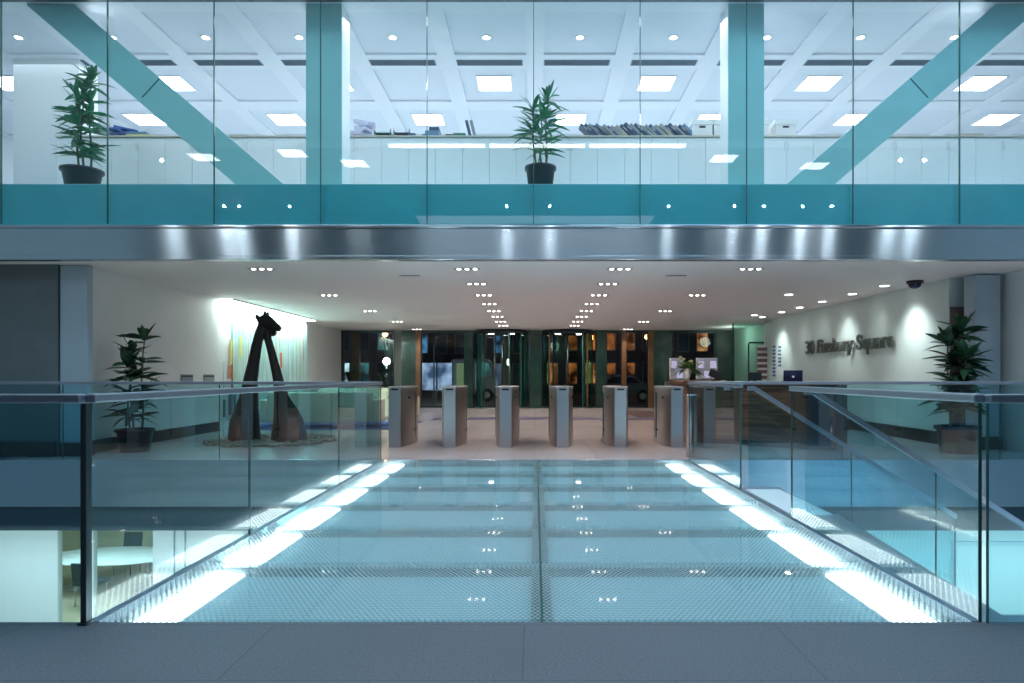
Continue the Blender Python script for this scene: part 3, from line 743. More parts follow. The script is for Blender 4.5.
# ------------------------------------------------------------------ reception desk and things on it
A, B, Cc, Dd = (2.82, 12.1), (4.72, 10.75), (5.45, 11.9), (3.55, 13.3)
o = thing('reception_desk', 'long wood-fronted reception desk behind the right balustrade', 'desk')
MB().prism([(A[0],A[1]), (B[0],B[1]), (B[0]+.42,B[1]+.60), (A[0]+.42,A[1]+.60)], .10, 1.03).build('front_panel', 'desk_wood', o)
MB().prism([(B[0]-.30,B[1]+.20), (B[0]+.02,B[1]-.03), (B[0]+.50,B[1]+.62), (B[0]+.18,B[1]+.85)], .0, 1.035).build('end_panel', 'dark_navy', o)
MB().prism([(A[0]+.06,A[1]), (B[0]-.04,B[1]+.05), (B[0]+.38,B[1]+.60), (A[0]+.42,A[1]+.55)], .0, .10).build('plinth', 'black_base', o)
MB().prism([(A[0]-.08,A[1]-.02), (B[0]+.05,B[1]-.10), (B[0]+.55,B[1]+.62), (A[0]+.42,A[1]+.74)], 1.035, 1.085, .006).build('counter_top', 'desk_wood', o)
MB().prism([(2.9, 13.0), (3.55, 12.62), (4.3, 15.6), (3.2, 15.8)], 0, 1.03).build('side_panel', 'desk_wood', o)
MB().prism([(2.82, 12.95), (3.6, 12.6), (4.35, 15.65), (3.12, 15.9)], 1.03, 1.08, .006).build('counter_top', 'desk_wood', o)
# laptop, lid back faces the viewer
t = thing('laptop_computer', 'dark open laptop with white emblem on the reception counter', 'laptop', (4.33, 11.42, 1.087), R(-12)); t.scale = (.85, .85, .85)
MB().box(-.18, .18, 0, .25, 0, .015, .004).build('base', 'screen_navy', t)
MB().obox((0, -.02, .115), (.36, .01, .22), (R(8), 0, 0), .003).build('screen', 'screen_navy', t)
b = MB(); b.loft([((0,-.046,.10),.021,.024),((0,-.041,.10),.021,.024)], 16)
b.build('emblem', 'logo_white', t)
t = thing('desktop_monitor', 'small dark monitor on the counter between laptop and slanted screen', 'monitor', (4.55, 14.6-.7, 1.0))
t.location = (4.27, 13.2, 1.0); t.scale = (.9, .9, .78)
MB().box(-.14, .14, -.02, .02, .12, .32, .004).build('screen', 'chair_black', t); MB().box(-.02, .02, -.01, .03, .0, .14).build('stand', 'black_plastic', t)
MB().box(-.1, .1, -.07, .07, 0, .012).build('foot', 'black_plastic', t)
t = thing('desk_shelf', 'low dark work surface behind the reception counter', 'desk', (4.3, 13.3, 0))
MB().box(-.45, .7, -.3, .3, .97, 1.0).build('top', 'black_base', t); MB().box(-.4, .65, .2, .28, 0, .97).build('support', 'black_base', t)
t = thing('desktop_monitor', 'black screen tilted sideways on the far left part of the reception counter', 'monitor', (3.72, 14.0, 1.08))
MB().obox((0, 0, .13), (.28, .03, .16), (R(-10), R(24), 0), .006).build('screen', 'black_plastic', t); MB().tube((0,.0,0),(0,.02,.15),.02).build('stand', 'black_plastic', t)
MB().lathe([(.001,0),(.09,0),(.09,.012),(.001,.012)]).build('foot', 'black_plastic', t)
# rear counter with racks and flowers
t = thing('rear_counter', 'dark counter in front of the rear windows carrying magazine racks', 'counter', (4.75, 20.5, 0))
MB().box(-.8, .95, -.3, .3, 0, 1.02).build('body', 'grey_pier', t); MB().box(-.84, .99, -.33, .33, 1.02, 1.07, .005).build('top', 'black_base', t)
for k, (px, w) in enumerate(((677, .36), (707, .56))):
    t = thing('magazine_rack', ['narrow white magazine rack left of the flower vase', 'wide white magazine rack right of the flower vase'][k], 'rack', (px_x(px, 20.4), 20.45, 1.07), 0, 'magazine racks on the rear counter')
    b = MB(); b.box(-w/2-.02, -w/2, -.1, .1, 0, .64); b.box(w/2, w/2+.02, -.1, .1, 0, .64); b.box(-w/2, w/2, .08, .1, 0, .64); b.box(-w/2, w/2, -.1, .08, .62, .64); b.box(-w/2, w/2, -.1, .08, 0, .02)
    b.build('frame', 'white_trim', t)
    for q in range(2):
        sh = MB().box(-w/2, w/2, -.1, .08, .30*q+.02, .30*q+.035).build('shelf', 'white_trim', t)
        n_ = 2 if k == 0 else 3
        for r in range(n_):
            ww = w/n_
            MB().box(-w/2+r*ww+.012, -w/2+(r+1)*ww-.012, -.05, -.02, .30*q+.036, .30*q+.25).build('magazine', 'magazine_glow' if (r+q) % 2 else 'paper', sh)
t = thing('flower_vase', 'white angular vase of green and cream flowers at the reception', 'flowers', (3.38, 14.6, 1.081))
t.location = (3.38, 15.2, 1.084)
MB().loft([((0,0,0), .05,.05),((.01,0,.02),.055,.055),((.05,0,.26),.10,.07)], 4).build('vase', 'vase_white', t)
rnd = random.Random(4); fb = MB(); cb = MB()
for k in range(46):
    az = rnd.uniform(0, 2*PI); el = rnd.uniform(.0, 1.3)
    d = Vector((math.cos(az)*math.cos(el), math.sin(az)*math.cos(el), math.sin(el)))
    leaf_bm(fb, Vector((.04,0,.24)), d, rnd.uniform(.25,.48), .04, rnd.uniform(.2,.7), rnd)
for k in range(12):
    az = rnd.uniform(0, 2*PI); el = rnd.uniform(.1, 1.1); r = rnd.uniform(.18,.36)
    cb.ball((.04+r*math.cos(az)*math.cos(el), r*math.sin(az)*math.cos(el), .25+r*math.sin(el)), .026, 1)
fb.build('foliage', 'flower_green', t); cb.build('blossom', 'flower_cream', t)

# ------------------------------------------------------------------ right wall: letters, directory, slats, camera
cu = bpy.data.curves.new('sign', 'FONT'); cu.body = '30 Finsbury Square'; cu.size = .46; cu.extrude = .018; cu.offset = .007; cu.align_x = 'LEFT'
tmp = bpy.data.objects.new('sign_text', cu); C.objects.link(tmp)
bpy.context.view_layer.update()
dg = bpy.context.evaluated_depsgraph_get()
me = bpy.data.meshes.new_from_object(tmp.evaluated_get(dg)); bpy.data.objects.remove(tmp)
me.materials.clear(); me.materials.append(M['letter_steel'])
xs = [v.co.x for v in me.vertices]; x0, x1 = min(xs), max(xs)
want = 17.45-13.15; sc = want/(x1-x0)
for v in me.vertices: v.co.x = (v.co.x-x0)*sc
sg = thing('wall_sign', 'metal letters reading 30 Finsbury Square on the right lobby wall', 'sign', (6.945, 17.45, 1.745), -PI/2)
def letters(me, parent):
    bm = bmesh.new(); bm.from_mesh(me); seen = set(); isl = []
    for v in bm.verts:
        if v.index in seen: continue
        st_ = [v]; comp = []; seen.add(v.index)
        while st_:
            q = st_.pop(); comp.append(q)
            for e in q.link_edges:
                w_ = e.other_vert(q)
                if w_.index not in seen: seen.add(w_.index); st_.append(w_)
        isl.append((min(q.co.x for q in comp), max(q.co.x for q in comp), set(q.index for q in comp)))
    isl.sort(key=lambda i_: i_[0]); grp = []
    for a_, b2, ids in isl:
        if grp and a_ < grp[-1][1]-.012: grp[-1][1] = max(grp[-1][1], b2); grp[-1][2] |= ids
        else: grp.append([a_, b2, set(ids)])
    for a_, b2, ids in grp:
        c_ = bm.copy(); c_.verts.ensure_lookup_table()
        bmesh.ops.delete(c_, geom=[v for v in c_.verts if v.index not in ids], context='VERTS')
        m_ = bpy.data.meshes.new('letter'); c_.to_mesh(m_); c_.free(); m_.materials.append(M['letter_steel'])
        o_ = bpy.data.objects.new('letter', m_); C.objects.link(o_); o_.parent = parent; o_.rotation_euler = (PI/2, 0, 0)
    bm.free()
letters(me, sg)
b = MB()
for q in (.3, 1.1, 2.0, 2.9, 3.8): b.tube((q, .0, .12), (q, .054, .12), .008, 8)
b.build('standoff', 'dark_metal', sg)
t = thing('directory_sign', 'narrow column of small dark directory lettering left of the big letters', 'sign', (6.995, 19.9, 1.05))
rnd = random.Random(9)
for c, (yy, n_) in enumerate(((0, 9), (-.45, 6))):
    for k in range(n_):
        b = MB(); z = (.95 if c == 0 else .92)-k*.105; 
        for q in range(3): b.box(-.012, 0, yy-.12+q*.08, yy-.12+q*.08+rnd.uniform(.03,.07), z, z+.055)
        b.build('lettering_line', 'picture_blue', t)
for loc, lab, w, z1 in (((7.27, 20.72, 0), 'brown horizontal slatted panel at the far end of the name wall', .24, 2.1), ((7.20, 11.49, 0), 'brown horizontal slatted panel on the wall end behind the right potted plant', .8, 2.35)):
    t = thing('slatted_panel', lab, 'panel', loc)
    if w < .5:
        MB().box(-.27, .02, -.02, 0, 0, z1).build('backing', 'white_trim', t); b = MB()
        for k in range(12): b.box(-.27, .02, -.045, -.02, .06+k*.17, .16+k*.17)
        b.build('slat', 'wood_slat', t); t.location = (7.27, 20.66-.0, 0); t.location = (7.0-.02, 20.55, 0)
    else:
        MB().box(-.19, .19, -.01, .005, 0, z1).build('backing', 'wood_slat', t); b = MB()
        for k in range(13): b.box(-.19, .19, -.035, -.01, .06+k*.175, .2+k*.175)
        b.build('slat', 'wood_slat', t)
t = thing('dome_camera', 'black dome security camera on the ceiling near the right wall', 'camera', (6.62, 11.85, CZ))
MB().lathe([(.001,0),(.135,0),(.135,-.045),(.11,-.05),(.001,-.05)]).build('housing', 'black_plastic', t)
MB().lathe([(.105,-.045),(.10,-.08),(.08,-.11),(.05,-.13),(.001,-.14)], cap=False).build('dome', 'screen_navy', t)
for k, (px, w) in enumerate(((187.5, 9), (209.5, 8))):
    Y = 680*6.78/(535-px)
    t = thing('wall_notice', ['small pale wall caption left of its darker neighbour on the left white wall', 'small dark-topped wall caption just before the striped artwork'][k], 'notice', (-6.79, Y, 1.05))
    MB().box(-.01, .01, -.22, .22, 0, .16, .002).build('plate', 'grille' if k == 0 else 'book_grey', t)
    MB().box(.01, .013, -.2, .2, .11, .14).build('heading', 'black_plastic', t)

# ------------------------------------------------------------------ striped art, cove
t = thing('striped_artwork', 'tall glass wall artwork of thin vertical coloured stripes behind the sculpture', 'artwork', (-6.80, 17.6, 0))
MB().box(-.035, 0, -2.3, 2.7, .25, CZ-.14).build('panel', 'art_stripes', t)
for (y, z0, z1, m_) in ((-2.45, .3, .8, 'book_navy'), (-2.45, 1.12, 1.42, 'orange_paint'), (-2.4, 1.45, 2.0, 'yellow_card'), (-2.72, .28, .66, 'book_green'), (-2.72, .9, 1.5, 'frosted'), (-2.2, .3, .9, 'book_navy'), (.6, 1.4, 1.8, 'orange_paint'), (-1.9, 1.6, 2.1, 'yellow_card')):
    MB().box(0, .012, y-.05, y+.05, z0, z1).build('colour_strip', m_, t)
t = thing('cove_light', 'glowing greenish white ceiling cove above the striped artwork', 'cove light', (-6.62, 17.45, CZ))
MB().box(-.16, .10, -2.8, 2.8, -.03, -.001).build('diffuser', 'cove_light', t); MB().box(.10, .13, -2.82, 2.82, -.03, -.001).build('lip', 'white_trim', t)
t['category'] = 'light'

# ------------------------------------------------------------------ giraffe sculpture and pebbles
def gp(px, py, dy=0): return ((px-535)*12.3/680, 12.3+dy, 1.2-(py-375)*12.3/680)
def ring(px0, px1, py, depth=1.0, dy=0):
    c = gp((px0+px1)/2, py, dy); r = (px1-px0)/2*12.3/680; return (c, r, r*depth)
scp = MB()
scp.loft([ring(229, 260, 444, 1, 0), ring(229, 259.5, 434, 1, 0), ring(230.5, 259, 422, 1), ring(235, 258.5, 412, 1), ring(236, 258, 408, .9), ring(241, 258, 392, .9), ring(243.5, 257.5, 380, .9), ring(248, 259.5, 362, .9), ring(251, 261.5, 348, .9), ring(255, 264.5, 333, .9), ring(258.5, 267, 324, .9), ring(261, 268, 319, .8)], 20)
scp.loft([ring(274, 310, 446, .9, -.1), ring(274, 308, 434, .9, -.1), ring(275, 304, 420, .9, -.08), ring(275, 297, 409, .9, -.06), ring(275, 289, 397, .9, -.04), ring(273.5, 284, 382, .9), ring(270.5, 279.5, 366, .9), ring(267.5, 275.5, 352, .9), ring(264.5, 272, 340, .9), ring(262, 270, 330, .9, .03)], 20)
# upper head: cranium to muzzle, facing right and slightly down
scp.loft([(gp(258,321),.05,.05), (gp(262,320),.10,.08), (gp(266.5,321.5),.125,.10), (gp(271,324),.105,.085), (gp(275,326.2),.075,.065), (gp(278.5,328.3),.062,.055), (gp(281,329.6),.045,.045)], 18)
# second head tucked underneath
scp.loft([(gp(263,328,.08),.06,.06), (gp(266,330,.1),.10,.09), (gp(269.5,332,.1),.085,.08), (gp(272.5,333,.1),.065,.06), (gp(274,333.6,.1),.04,.04)], 16)
for e in (-.05, .05):
    scp.loft([(gp(265.5, 318, e), .035, .03), (gp(266.3, 314, e*1.3), .036, .03), (gp(266.8, 310.5, e*1.6), .014, .014)], 10)
    scp.loft([(gp(260.5, 321, e), .04, .03), (gp(259.3, 317, e*1.9), .045, .025), (gp(259, 314.5, e*2.2), .014, .014)], 10)
o = scp.build('giraffe_sculpture', 'bronze'); tag(o, 'dark bronze sculpture of two entwined giraffe necks forming an A', 'sculpture')
rm = o.modifiers.new('join', 'REMESH'); rm.mode = 'VOXEL'; rm.voxel_size = .015; rm.use_smooth_shade = True
sm = o.modifiers.new('soft', 'SMOOTH'); sm.factor = .5; sm.iterations = 3
# pebbles: uncountable bed
rnd = random.Random(12); pb = MB()
mat('pebble', (.30,.23,.18), .6, noise=.45, nscale=3)
for k in range(620):
    a = rnd.uniform(0, 2*PI); r = 1.12*math.sqrt(rnd.random()); s_ = rnd.uniform(.035, .062)
    pb.ball((r*math.cos(a), r*1.05*math.sin(a), s_*.4), s_, 1, (1.2, rnd.uniform(.8,1.2), .55))
o = pb.build('pebble_bed', 'pebble'); o.location = (-4.78, 12.38, 0)
tag(o, 'circular bed of pale brown pebbles around the giraffe sculpture', 'pebbles', kind='stuff')

# ------------------------------------------------------------------ sofas and rug
def sofa(lab, loc, L, H, D_, rz):
    t = thing('curved_sofa', lab, 'sofa', loc, rz, None)
    n = 24; pts_f = []; pts_b = []
    for k in range(n+1):
        u = -L/2+L*k/n; bow = .25*(1-(2*k/n-1)**2)
        pts_f.append((u, -bow)); pts_b.append((u, -bow+.22))
    MB().prism(pts_f+pts_b[::-1], .10, H, .03).build('backrest', 'cream', t)
    MB().prism([(p[0], p[1]+.225) for p in pts_f]+[(p[0], p[1]+D_) for p in pts_f[::-1]], .12, .42, .03).build('seat', 'cream', t)
    for s in (-1, 1): MB().box(min(s*L/2, s*(L/2+.16)), max(s*L/2, s*(L/2+.16)), .0, D_-.05, .10, .62, .03).build('armrest', 'cream', t)
    for q in (-.42, .42):
        for yy in (.02, D_-.3): MB().tube((q*L, yy, 0), (q*L, yy, .11), .02, 10).build('leg', 'stainless', t)
    return t
sofa('long pale cream curved sofa behind the giraffe sculpture', (-4.98, 15.7, .006), 2.4, .80, .85, R(2))
sofa('pale cream sofa right of the longer one, near the leftmost turnstile', (-3.70, 17.9, .006), .72, .80, .75, R(-3))
sofa('cream sofa against the entrance glazing behind the leftmost turnstile', (-5.6, 21.0, .0), 2.2, .80, .85, 0)
tag(MB().box(-6.7, -2.9, 14.9, 17.6, 0, .006).build('floor_rug', 'blue_carpet'), 'dark blue rug beneath the cream sofas on the left', 'rug')
struct('trim_15', MB().box(-2.8, 4.0, 18.3, 19.15, 0, .006), 'stone_band', 'dark bluish stone band inlaid across the lobby floor', 'floor trim')
tag(MB().box(2.9, 3.85, 19.3, 22.6, 0, .008).build('entrance_mat', 'dark_mat'), 'dark brown entrance mat on the floor behind the right turnstiles', 'mat')

# ------------------------------------------------------------------ ceiling downlights
dl = thing('recessed_downlight', '', 'downlight', (0,0,CZ), 0, 'three-lamp recessed downlights of the lobby')
MB().box(-.20, .20, -.075, .075, -.006, -.001, .002).build('frame', 'book_grey', dl)
for k in (-1, 0, 1): MB().lathe([(.001,-.012),(.024,-.012),(.034,-.006),(.001,-.006)], (k*.125, 0, 0), n=14).build('lamp', 'down_lamp', dl)
rows = [('left centre', -1.05, [10.5+1.72*k for k in range(9)]), ('right centre', 1.31, [10.5+1.72*k for k in range(9)]), ('outer left', -4.22, [10.5+3.45*k for k in range(5)]), ('outer right', 3.33, [10.5+3.45*k for k in range(5)])]
first = True
for nm, x, ys in rows:
    for k, y in enumerate(ys):
        if y > 24.6: continue
        lab = 'three-lamp recessed downlight in the %s row of the lobby ceiling, %s from the beam' % (nm, ORD[k])
        if first: dl.location = (x, y, CZ-(.012 if y < FY+.62 else 0)); dl['label'] = lab; first = False
        else: dup(dl, (x, y, CZ), lab)
        e = 36 if 'centre' in nm else (42 if 'left' in nm else 34)
        lamp('SPOT', (x, y, CZ-.03), e, ((1, .84, .76) if 'left' not in nm or 'centre' in nm else (.95,.95,.95)), .09, rot=(0,0,0), angle=R(140), blend=.7, name='downlight_beam')
wl = None
for k, (y, en) in enumerate(((12.5, 90), (13.75, 10), (15.2, 48), (16.5, 6), (17.7, 8), (19.2, 60))):
    lab = 'round bright downlight along the lettered wall, %s from the viewer' % ORD[k]
    if wl is None:
        wl = thing('wall_washer', lab, 'downlight', (6.42, y, CZ), 0, 'round downlights beside the lettered wall')
        MB().lathe([(.075,-.006),(.105,-.006),(.105,-.001),(.075,-.001)], cap=False).build('ring', 'white_trim', wl)
        MB().lathe([(.001,-.005),(.075,-.005),(.075,-.001),(.001,-.001)]).build('lens', 'washer_lamp', wl)
    else: dup(wl, (6.42, y, CZ), lab)
    lamp('SPOT', (6.42, y, CZ-.03), en, (.93, 1, .98), .09, rot=(0, R(-20), 0), angle=R(92), blend=1, name='wall_washer_beam')
o = dup(wl, (5.17, 13.85, CZ), 'round bright downlight set apart from the wall row, above the reception desk')
lamp('SPOT', (5.17, 13.85, CZ-.03), 50, (1, .93, .88), .06, angle=R(100), blend=.6, name='downlight_beam')
o = dup(wl, (6.0, 18.6, CZ), 'round downlight near the far end of the lettered wall, left of the wall row')
for k, (px, py) in enumerate(((410, 275.5), (676, 275.5))):
    Y = 1115/(375-py); t = thing('ceiling_vent', 'small dark slot diffuser in the front ceiling, %s of the centre' % ['left', 'right'][k], 'vent', (px_x(px, Y), Y, CZ))
    MB().box(-.17, .17, -.05, .05, -.006, -.001).build('frame', 'grille', t); MB().box(-.14, .16, -.02, .02, -.01, -.006).build('slot', 'black_plastic', t)

# ------------------------------------------------------------------ entrance glazing
def bx(px, Y=BACK): return (px-535)*Y/680
segs = [(339, 343.5, 'black_base', 'narrow black frame upright at the left end of the entrance glazing'), (395, 402, 'grey_pier', 'grey pier right of the leftmost entrance window'),
        (402, 416, 'green_panel', 'dark green glass panel left of the brown pier'), (416, 421, 'brown_pier', 'slim brown pier in the left entrance glazing'),
        (465, 473, 'green_panel', 'dark green glass panel left of the left revolving door'), (529.5, 541.5, 'green_panel', 'dark green panel between the two revolving doors'),
        (595.5, 606, 'green_panel', 'dark green glass panel right of the right revolving door'), (621.5, 626, 'brown_pier', 'slim brown pier between the two orange-lit windows'),
        (648, 653, 'brown_pier', 'golden brown pier right of the orange-lit window'), (653, 671, 'green_panel', 'broad dark green panel left of the magazine rack window'),
        (715, 728, 'green_panel', 'dark green panel right of the magazine rack window'), (728, 745, 'green_panel', 'dark green panel at the far right of the entrance glazing')]
for i, (a, b_, m_, lab) in enumerate(segs):
    struct('trim_%d' % (16+i), MB().box(bx(a), bx(b_), BACK-.10, BACK+.12, 0, CZ), m_, lab, 'pier')
struct('trim_30', MB().box(-7.1, 7.3, BACK-.06, BACK+.06, CZ-.10, CZ), 'dark_metal', 'dark head frame of the entrance glazing', 'frame')
wins = [(343.5, 395), (421, 465), (606, 621.5), (626, 648), (671, 715)]
for i, (a, b_) in enumerate(wins):
    x0, x1 = bx(a), bx(b_)
    o = struct('window_%d' % (15+i), MB().box(x0+.02, x1-.02, BACK-.008, BACK+.008, .06, CZ-.10), 'clear_glass', 'clear entrance window, %s from the left' % ORD[i], 'window')
    b = MB(); b.box(x0, x0+.04, BACK-.03, BACK+.03, 0, CZ-.10); b.box(x1-.04, x1, BACK-.03, BACK+.03, 0, CZ-.10); b.box(x0+.04, x1-.04, BACK-.03, BACK+.03, 0, .08)
    if i in (1,): b.box((x0+x1)/2-.35, (x0+x1)/2-.31, BACK-.03, BACK+.03, .08, CZ-.5)
    b.build('window_frame', 'dark_metal', o)
for k, (a, b_) in enumerate(((474, 528.5), (542.5, 594.5))):
    cx = (bx(a, 24.4)+bx(b_, 24.4))/2; r = (bx(b_, 24.4)-bx(a, 24.4))/2
    t = thing('revolving_door', ['glass revolving door, left one of the two at the entrance', 'glass revolving door, right one of the two at the entrance'][k], 'revolving door', (cx, BACK+.05, 0))
    H = CZ-.14
    for s in (-1, 1):
        bm = MB(); n = 12
        for q in range(n):
            a0 = s*PI/2*1.0 + (-.75+1.5*q/n); a1 = s*PI/2*1.0+(-.75+1.5*(q+1)/n)
            # curved side walls centred on +-X
            a0 -= s*PI/2; a1 -= s*PI/2
            if s < 0: a0 += PI; a1 += PI
            p = [(r*math.cos(a0), r*math.sin(a0)), (r*math.cos(a1), r*math.sin(a1)), ((r-.015)*math.cos(a1), (r-.015)*math.sin(a1)), ((r-.015)*math.cos(a0), (r-.015)*math.sin(a0))]
            bm.prism(p, .03, H)
        bm.build('curved_wall', 'green_glass', t)
        for e in (-.76, .76):
            aa = e if s > 0 else e+PI
            MB().box(r*math.cos(aa)-.028, r*math.cos(aa)+.028, r*math.sin(aa)-.03, r*math.sin(aa)+.03, 0, H, .004).build('upright', 'green_edge' if k == 0 else 'brown_pier', t)
    MB().lathe([(r-.05,H),(r+.03,H),(r+.03,H+.13),(.001,H+.13),(.001,H)], cap=False).build('canopy', 'dark_metal', t)
    MB().lathe([(r-.03,0),(r+.02,0),(r+.02,.03),(r-.03,.03)], cap=False).build('floor_ring', 'stainless_side', t)
    for q in range(4):
        a_ = q*PI/2+.35+k*.3
        d = Vector((math.cos(a_), math.sin(a_), 0)); n_ = Vector((-d.y, d.x, 0))*.008
        P0 = d*.04; P1 = d*(r-.06)
        w = MB().prism([(P0+n_)[:2], (P1+n_)[:2], (P1-n_)[:2], (P0-n_)[:2]], .06, H-.02).build('door_wing', 'clear_glass', t)
        n_ = n_*2.2; P2 = d*(r-.11)
        MB().prism([(P2+n_)[:2], (P1+n_)[:2], (P1-n_)[:2], (P2-n_)[:2]], .04, H-.01).build('wing_frame', 'green_edge', w)
        MB().prism([(P0+n_)[:2], (P2+n_)[:2], (P2-n_)[:2], (P0-n_)[:2]], .03, .11).build('wing_frame', 'dark_metal', w)
    MB().tube((0,0,0), (0,0,H), .035, 12).build('centre_shaft', 'dark_metal', t)
    c = MB()
    for q in (-.38, .38): c.lathe([(.001,H-.012),(.09,H-.012),(.09,H),(.001,H)], (q, -.35, 0), n=16)
    c.build('canopy_lamp', 'washer_lamp', t)
    lamp('SPOT', (cx, BACK-.75, H-.03), 20, (.75,1,.85), .1, angle=R(120), name='door_beam')
# right rear glass partition with door
t = thing('glass_partition', 'green tinted glass partition and door at the rear right corner of the lobby', 'partition', (6.75, 21.6, 0))
MB().box(-.45, .52, -.01, .01, .02, CZ-.02).build('glass_pane', 'green_glass', t)
b = MB(); b.box(-.48, -.45, -.03, .03, 0, CZ-.005); b.box(.02, .05, -.03, .03, 0, 2.2); b.box(.05, .52, -.03, .03, 2.2, 2.25); b.build('frame', 'green_edge', t)
MB().box(.09, .12, -.06, -.01, .95, 1.25, .006).build('door_handle', 'stainless', t)

# ------------------------------------------------------------------ street outside
struct('floor', MB().box(-40, 40, BACK+.12, 80, -.12, -.02), 'tarmac', 'dark street surface outside the entrance', 'ground')
struct('trim_31', MB().box(-12, 12, BACK+.4, BACK+2.4, CZ+.1, CZ+.3), 'night_stone', 'canopy soffit outside the entrance', 'canopy')
for k, px in enumerate((356.5, 505.5)):
    t = thing('portico_column', ['square brown column outside the leftmost entrance window', 'square brown column outside seen through the left revolving door'][k], 'column', (bx(px, 26.9), 26.9, -.02))
    MB().box(-.13, .13, -.13, .13, 0, 3.1, .01).build('shaft', 'brown_pier', t); MB().box(-.17, .17, -.17, .17, 0, .15, .01).build('base', 'grey_pier', t)
def building(lab, x0, x1, y, H, m_, cols, rowsn, lit, seed, z0=.6):
    rnd = random.Random(seed)
    t = thing('office_building', lab, 'building', ((x0+x1)/2, y, -.02)); w = (x1-x0)/2
    MB().box(-w, w, 0, 6, 0, H).build('facade', m_, t)
    MB().box(-w-.1, w+.1, -.2, 0, H-.5, H-.2).build('cornice', 'night_stone', t)
    cw = 2*w/cols; rh = (H-1.2)/rowsn
    for c in range(cols):
        for r in range(rowsn):
            x = -w+c*cw; z = z0+r*rh
            f = MB().box(x+cw*.18, x+cw*.82, -.05, 0, z, z+rh*.68).build('window', 'grey_pier', t)
            m2 = rnd.choice(lit)
            MB().box(x+cw*.23, x+cw*.77, -.07, -.05, z+.08, z+rh*.68-.08).build('pane', m2, f)
building('building across the street with cool white lit windows, seen at the far left', -15.5, -9.2, 44, 12, 'night_stone', 5, 5, ['window_cool', 'window_teal', 'window_blue', 'dark_navy', 'dark_navy'], 3)
building('dark building across the street seen through the left revolving door', -9.0, -.5, 50, 12, 'night_brick', 6, 5, ['dark_navy', 'dark_navy', 'window_blue', 'dark_navy', 'dark_navy'], 5)
building('building across the street with warm orange windows, seen at the right', .5, 9.2, 44, 12, 'night_brick', 7, 5, ['window_warm', 'window_amber', 'dark_navy', 'window_warm', 'dark_navy'], 8)
building('building across the street with bluish windows behind the magazine racks', 9.4, 17, 46, 12, 'night_brick', 6, 5, ['window_blue', 'window_amber', 'dark_navy', 'window_blue', 'dark_navy'], 13)
# hoarding, van, car
t = thing('site_hoarding', 'blue-white lit hoarding in the street, left of the cream van', 'hoarding', (bx(437, 30), 30, -.02))
MB().box(-.72, .72, -.03, .03, .55, 1.75).build('panel', 'hoarding_lit', t)
for q in (-.7, 0, .7): MB().box(q-.03, q+.03, -.05, -.03, 0, 1.8).build('post', 'grey_pier', t)
t = thing('parked_van', 'cream van parked in the street, seen through the left revolving door', 'van', (bx(472, 30), 30.6, -.02))
W_ = .95
MB().prism_xz([(-1.0,.35),(1.0,.35),(1.0,.95),(.95,1.2),(.75,1.85),(.6,1.95),(-.9,1.95),(-1.0,1.85)], 0, 1.7, .05).build('body', 'van_cream', t)
MB().prism_xz([(.12,1.15),(.85,1.15),(.68,1.75),(.12,1.75)], -.02, 0).build('side_window', 'window_teal', t)
MB().prism_xz([(-.75,.7),(-.2,.7),(-.2,1.75),(-.75,1.75)], -.02, 0).build('side_window', 'cabin_lit', t)
for q in (-.62, .62):
    w = MB().loft([((q,-.04,.32),.3,.3),((q,.2,.32),.3,.3)], 20).build('wheel', 'rubber', t); MB().loft([((q,-.06,.32),.14,.14),((q,-.04,.32),.14,.14)], 16).build('hub_cap', 'stainless', w)
t = thing('parked_car', 'grey car parked outside the orange-lit windows', 'car', (bx(624, 29.5), 29.5, -.02))
MB().prism_xz([(-1.25,.3),(1.3,.3),(1.32,.75),(.85,.86),(.45,1.2),(-.55,1.24),(-.95,.9),(-1.28,.82)], 0, 1.5, .05).build('body', 'car_grey', t)
MB().prism_xz([(-.82,.88),(.68,.86),(.38,1.13),(-.5,1.16)], -.015, 0).build('side_window', 'screen_navy', t)
for q in (-.8, .82):
    w = MB().loft([((q,-.03,.3),.28,.28),((q,.15,.3),.28,.28)], 20).build('wheel', 'rubber', t); MB().loft([((q,-.05,.3),.15,.15),((q,-.03,.3),.15,.15)], 16).build('hub_cap', 'stainless', w)
for k, (px, py, Y, m_) in enumerate(((386.5, 362, 32, 'street_white'), (385, 335, 38, 'street_orange'), (647, 337.5, 40, 'street_orange'))):
    z = 1.2-(py-375)*Y/680
    t = thing('street_lamp', ['low white globe street lamp outside the leftmost window', 'distant orange street lamp above the white globe one', 'distant orange street lamp outside the orange-lit windows'][k], 'street lamp', (bx(px, Y), Y, -.02))
    MB().tube((0,0,0), (0,0,z), .05, 10).build('post', 'dark_metal', t)
    MB().ball((0,0,z+.05), .17 if k == 0 else .14, 2).build('lamp_globe', m_, t)
# planters outside left window
for k, (px, s_) in enumerate(((350, 40), (382, 44))):
    plant('outdoor_shrub', ['dark shrub in pot outside the leftmost entrance window, left one', 'dark shrub in pot outside the leftmost entrance window, right one'][k], (bx(px, 26.2), 26.2, -.02), 1.55, .28, .45, 3, .42, .05, 'leaf_lobby', s_, .15, .3, 8)

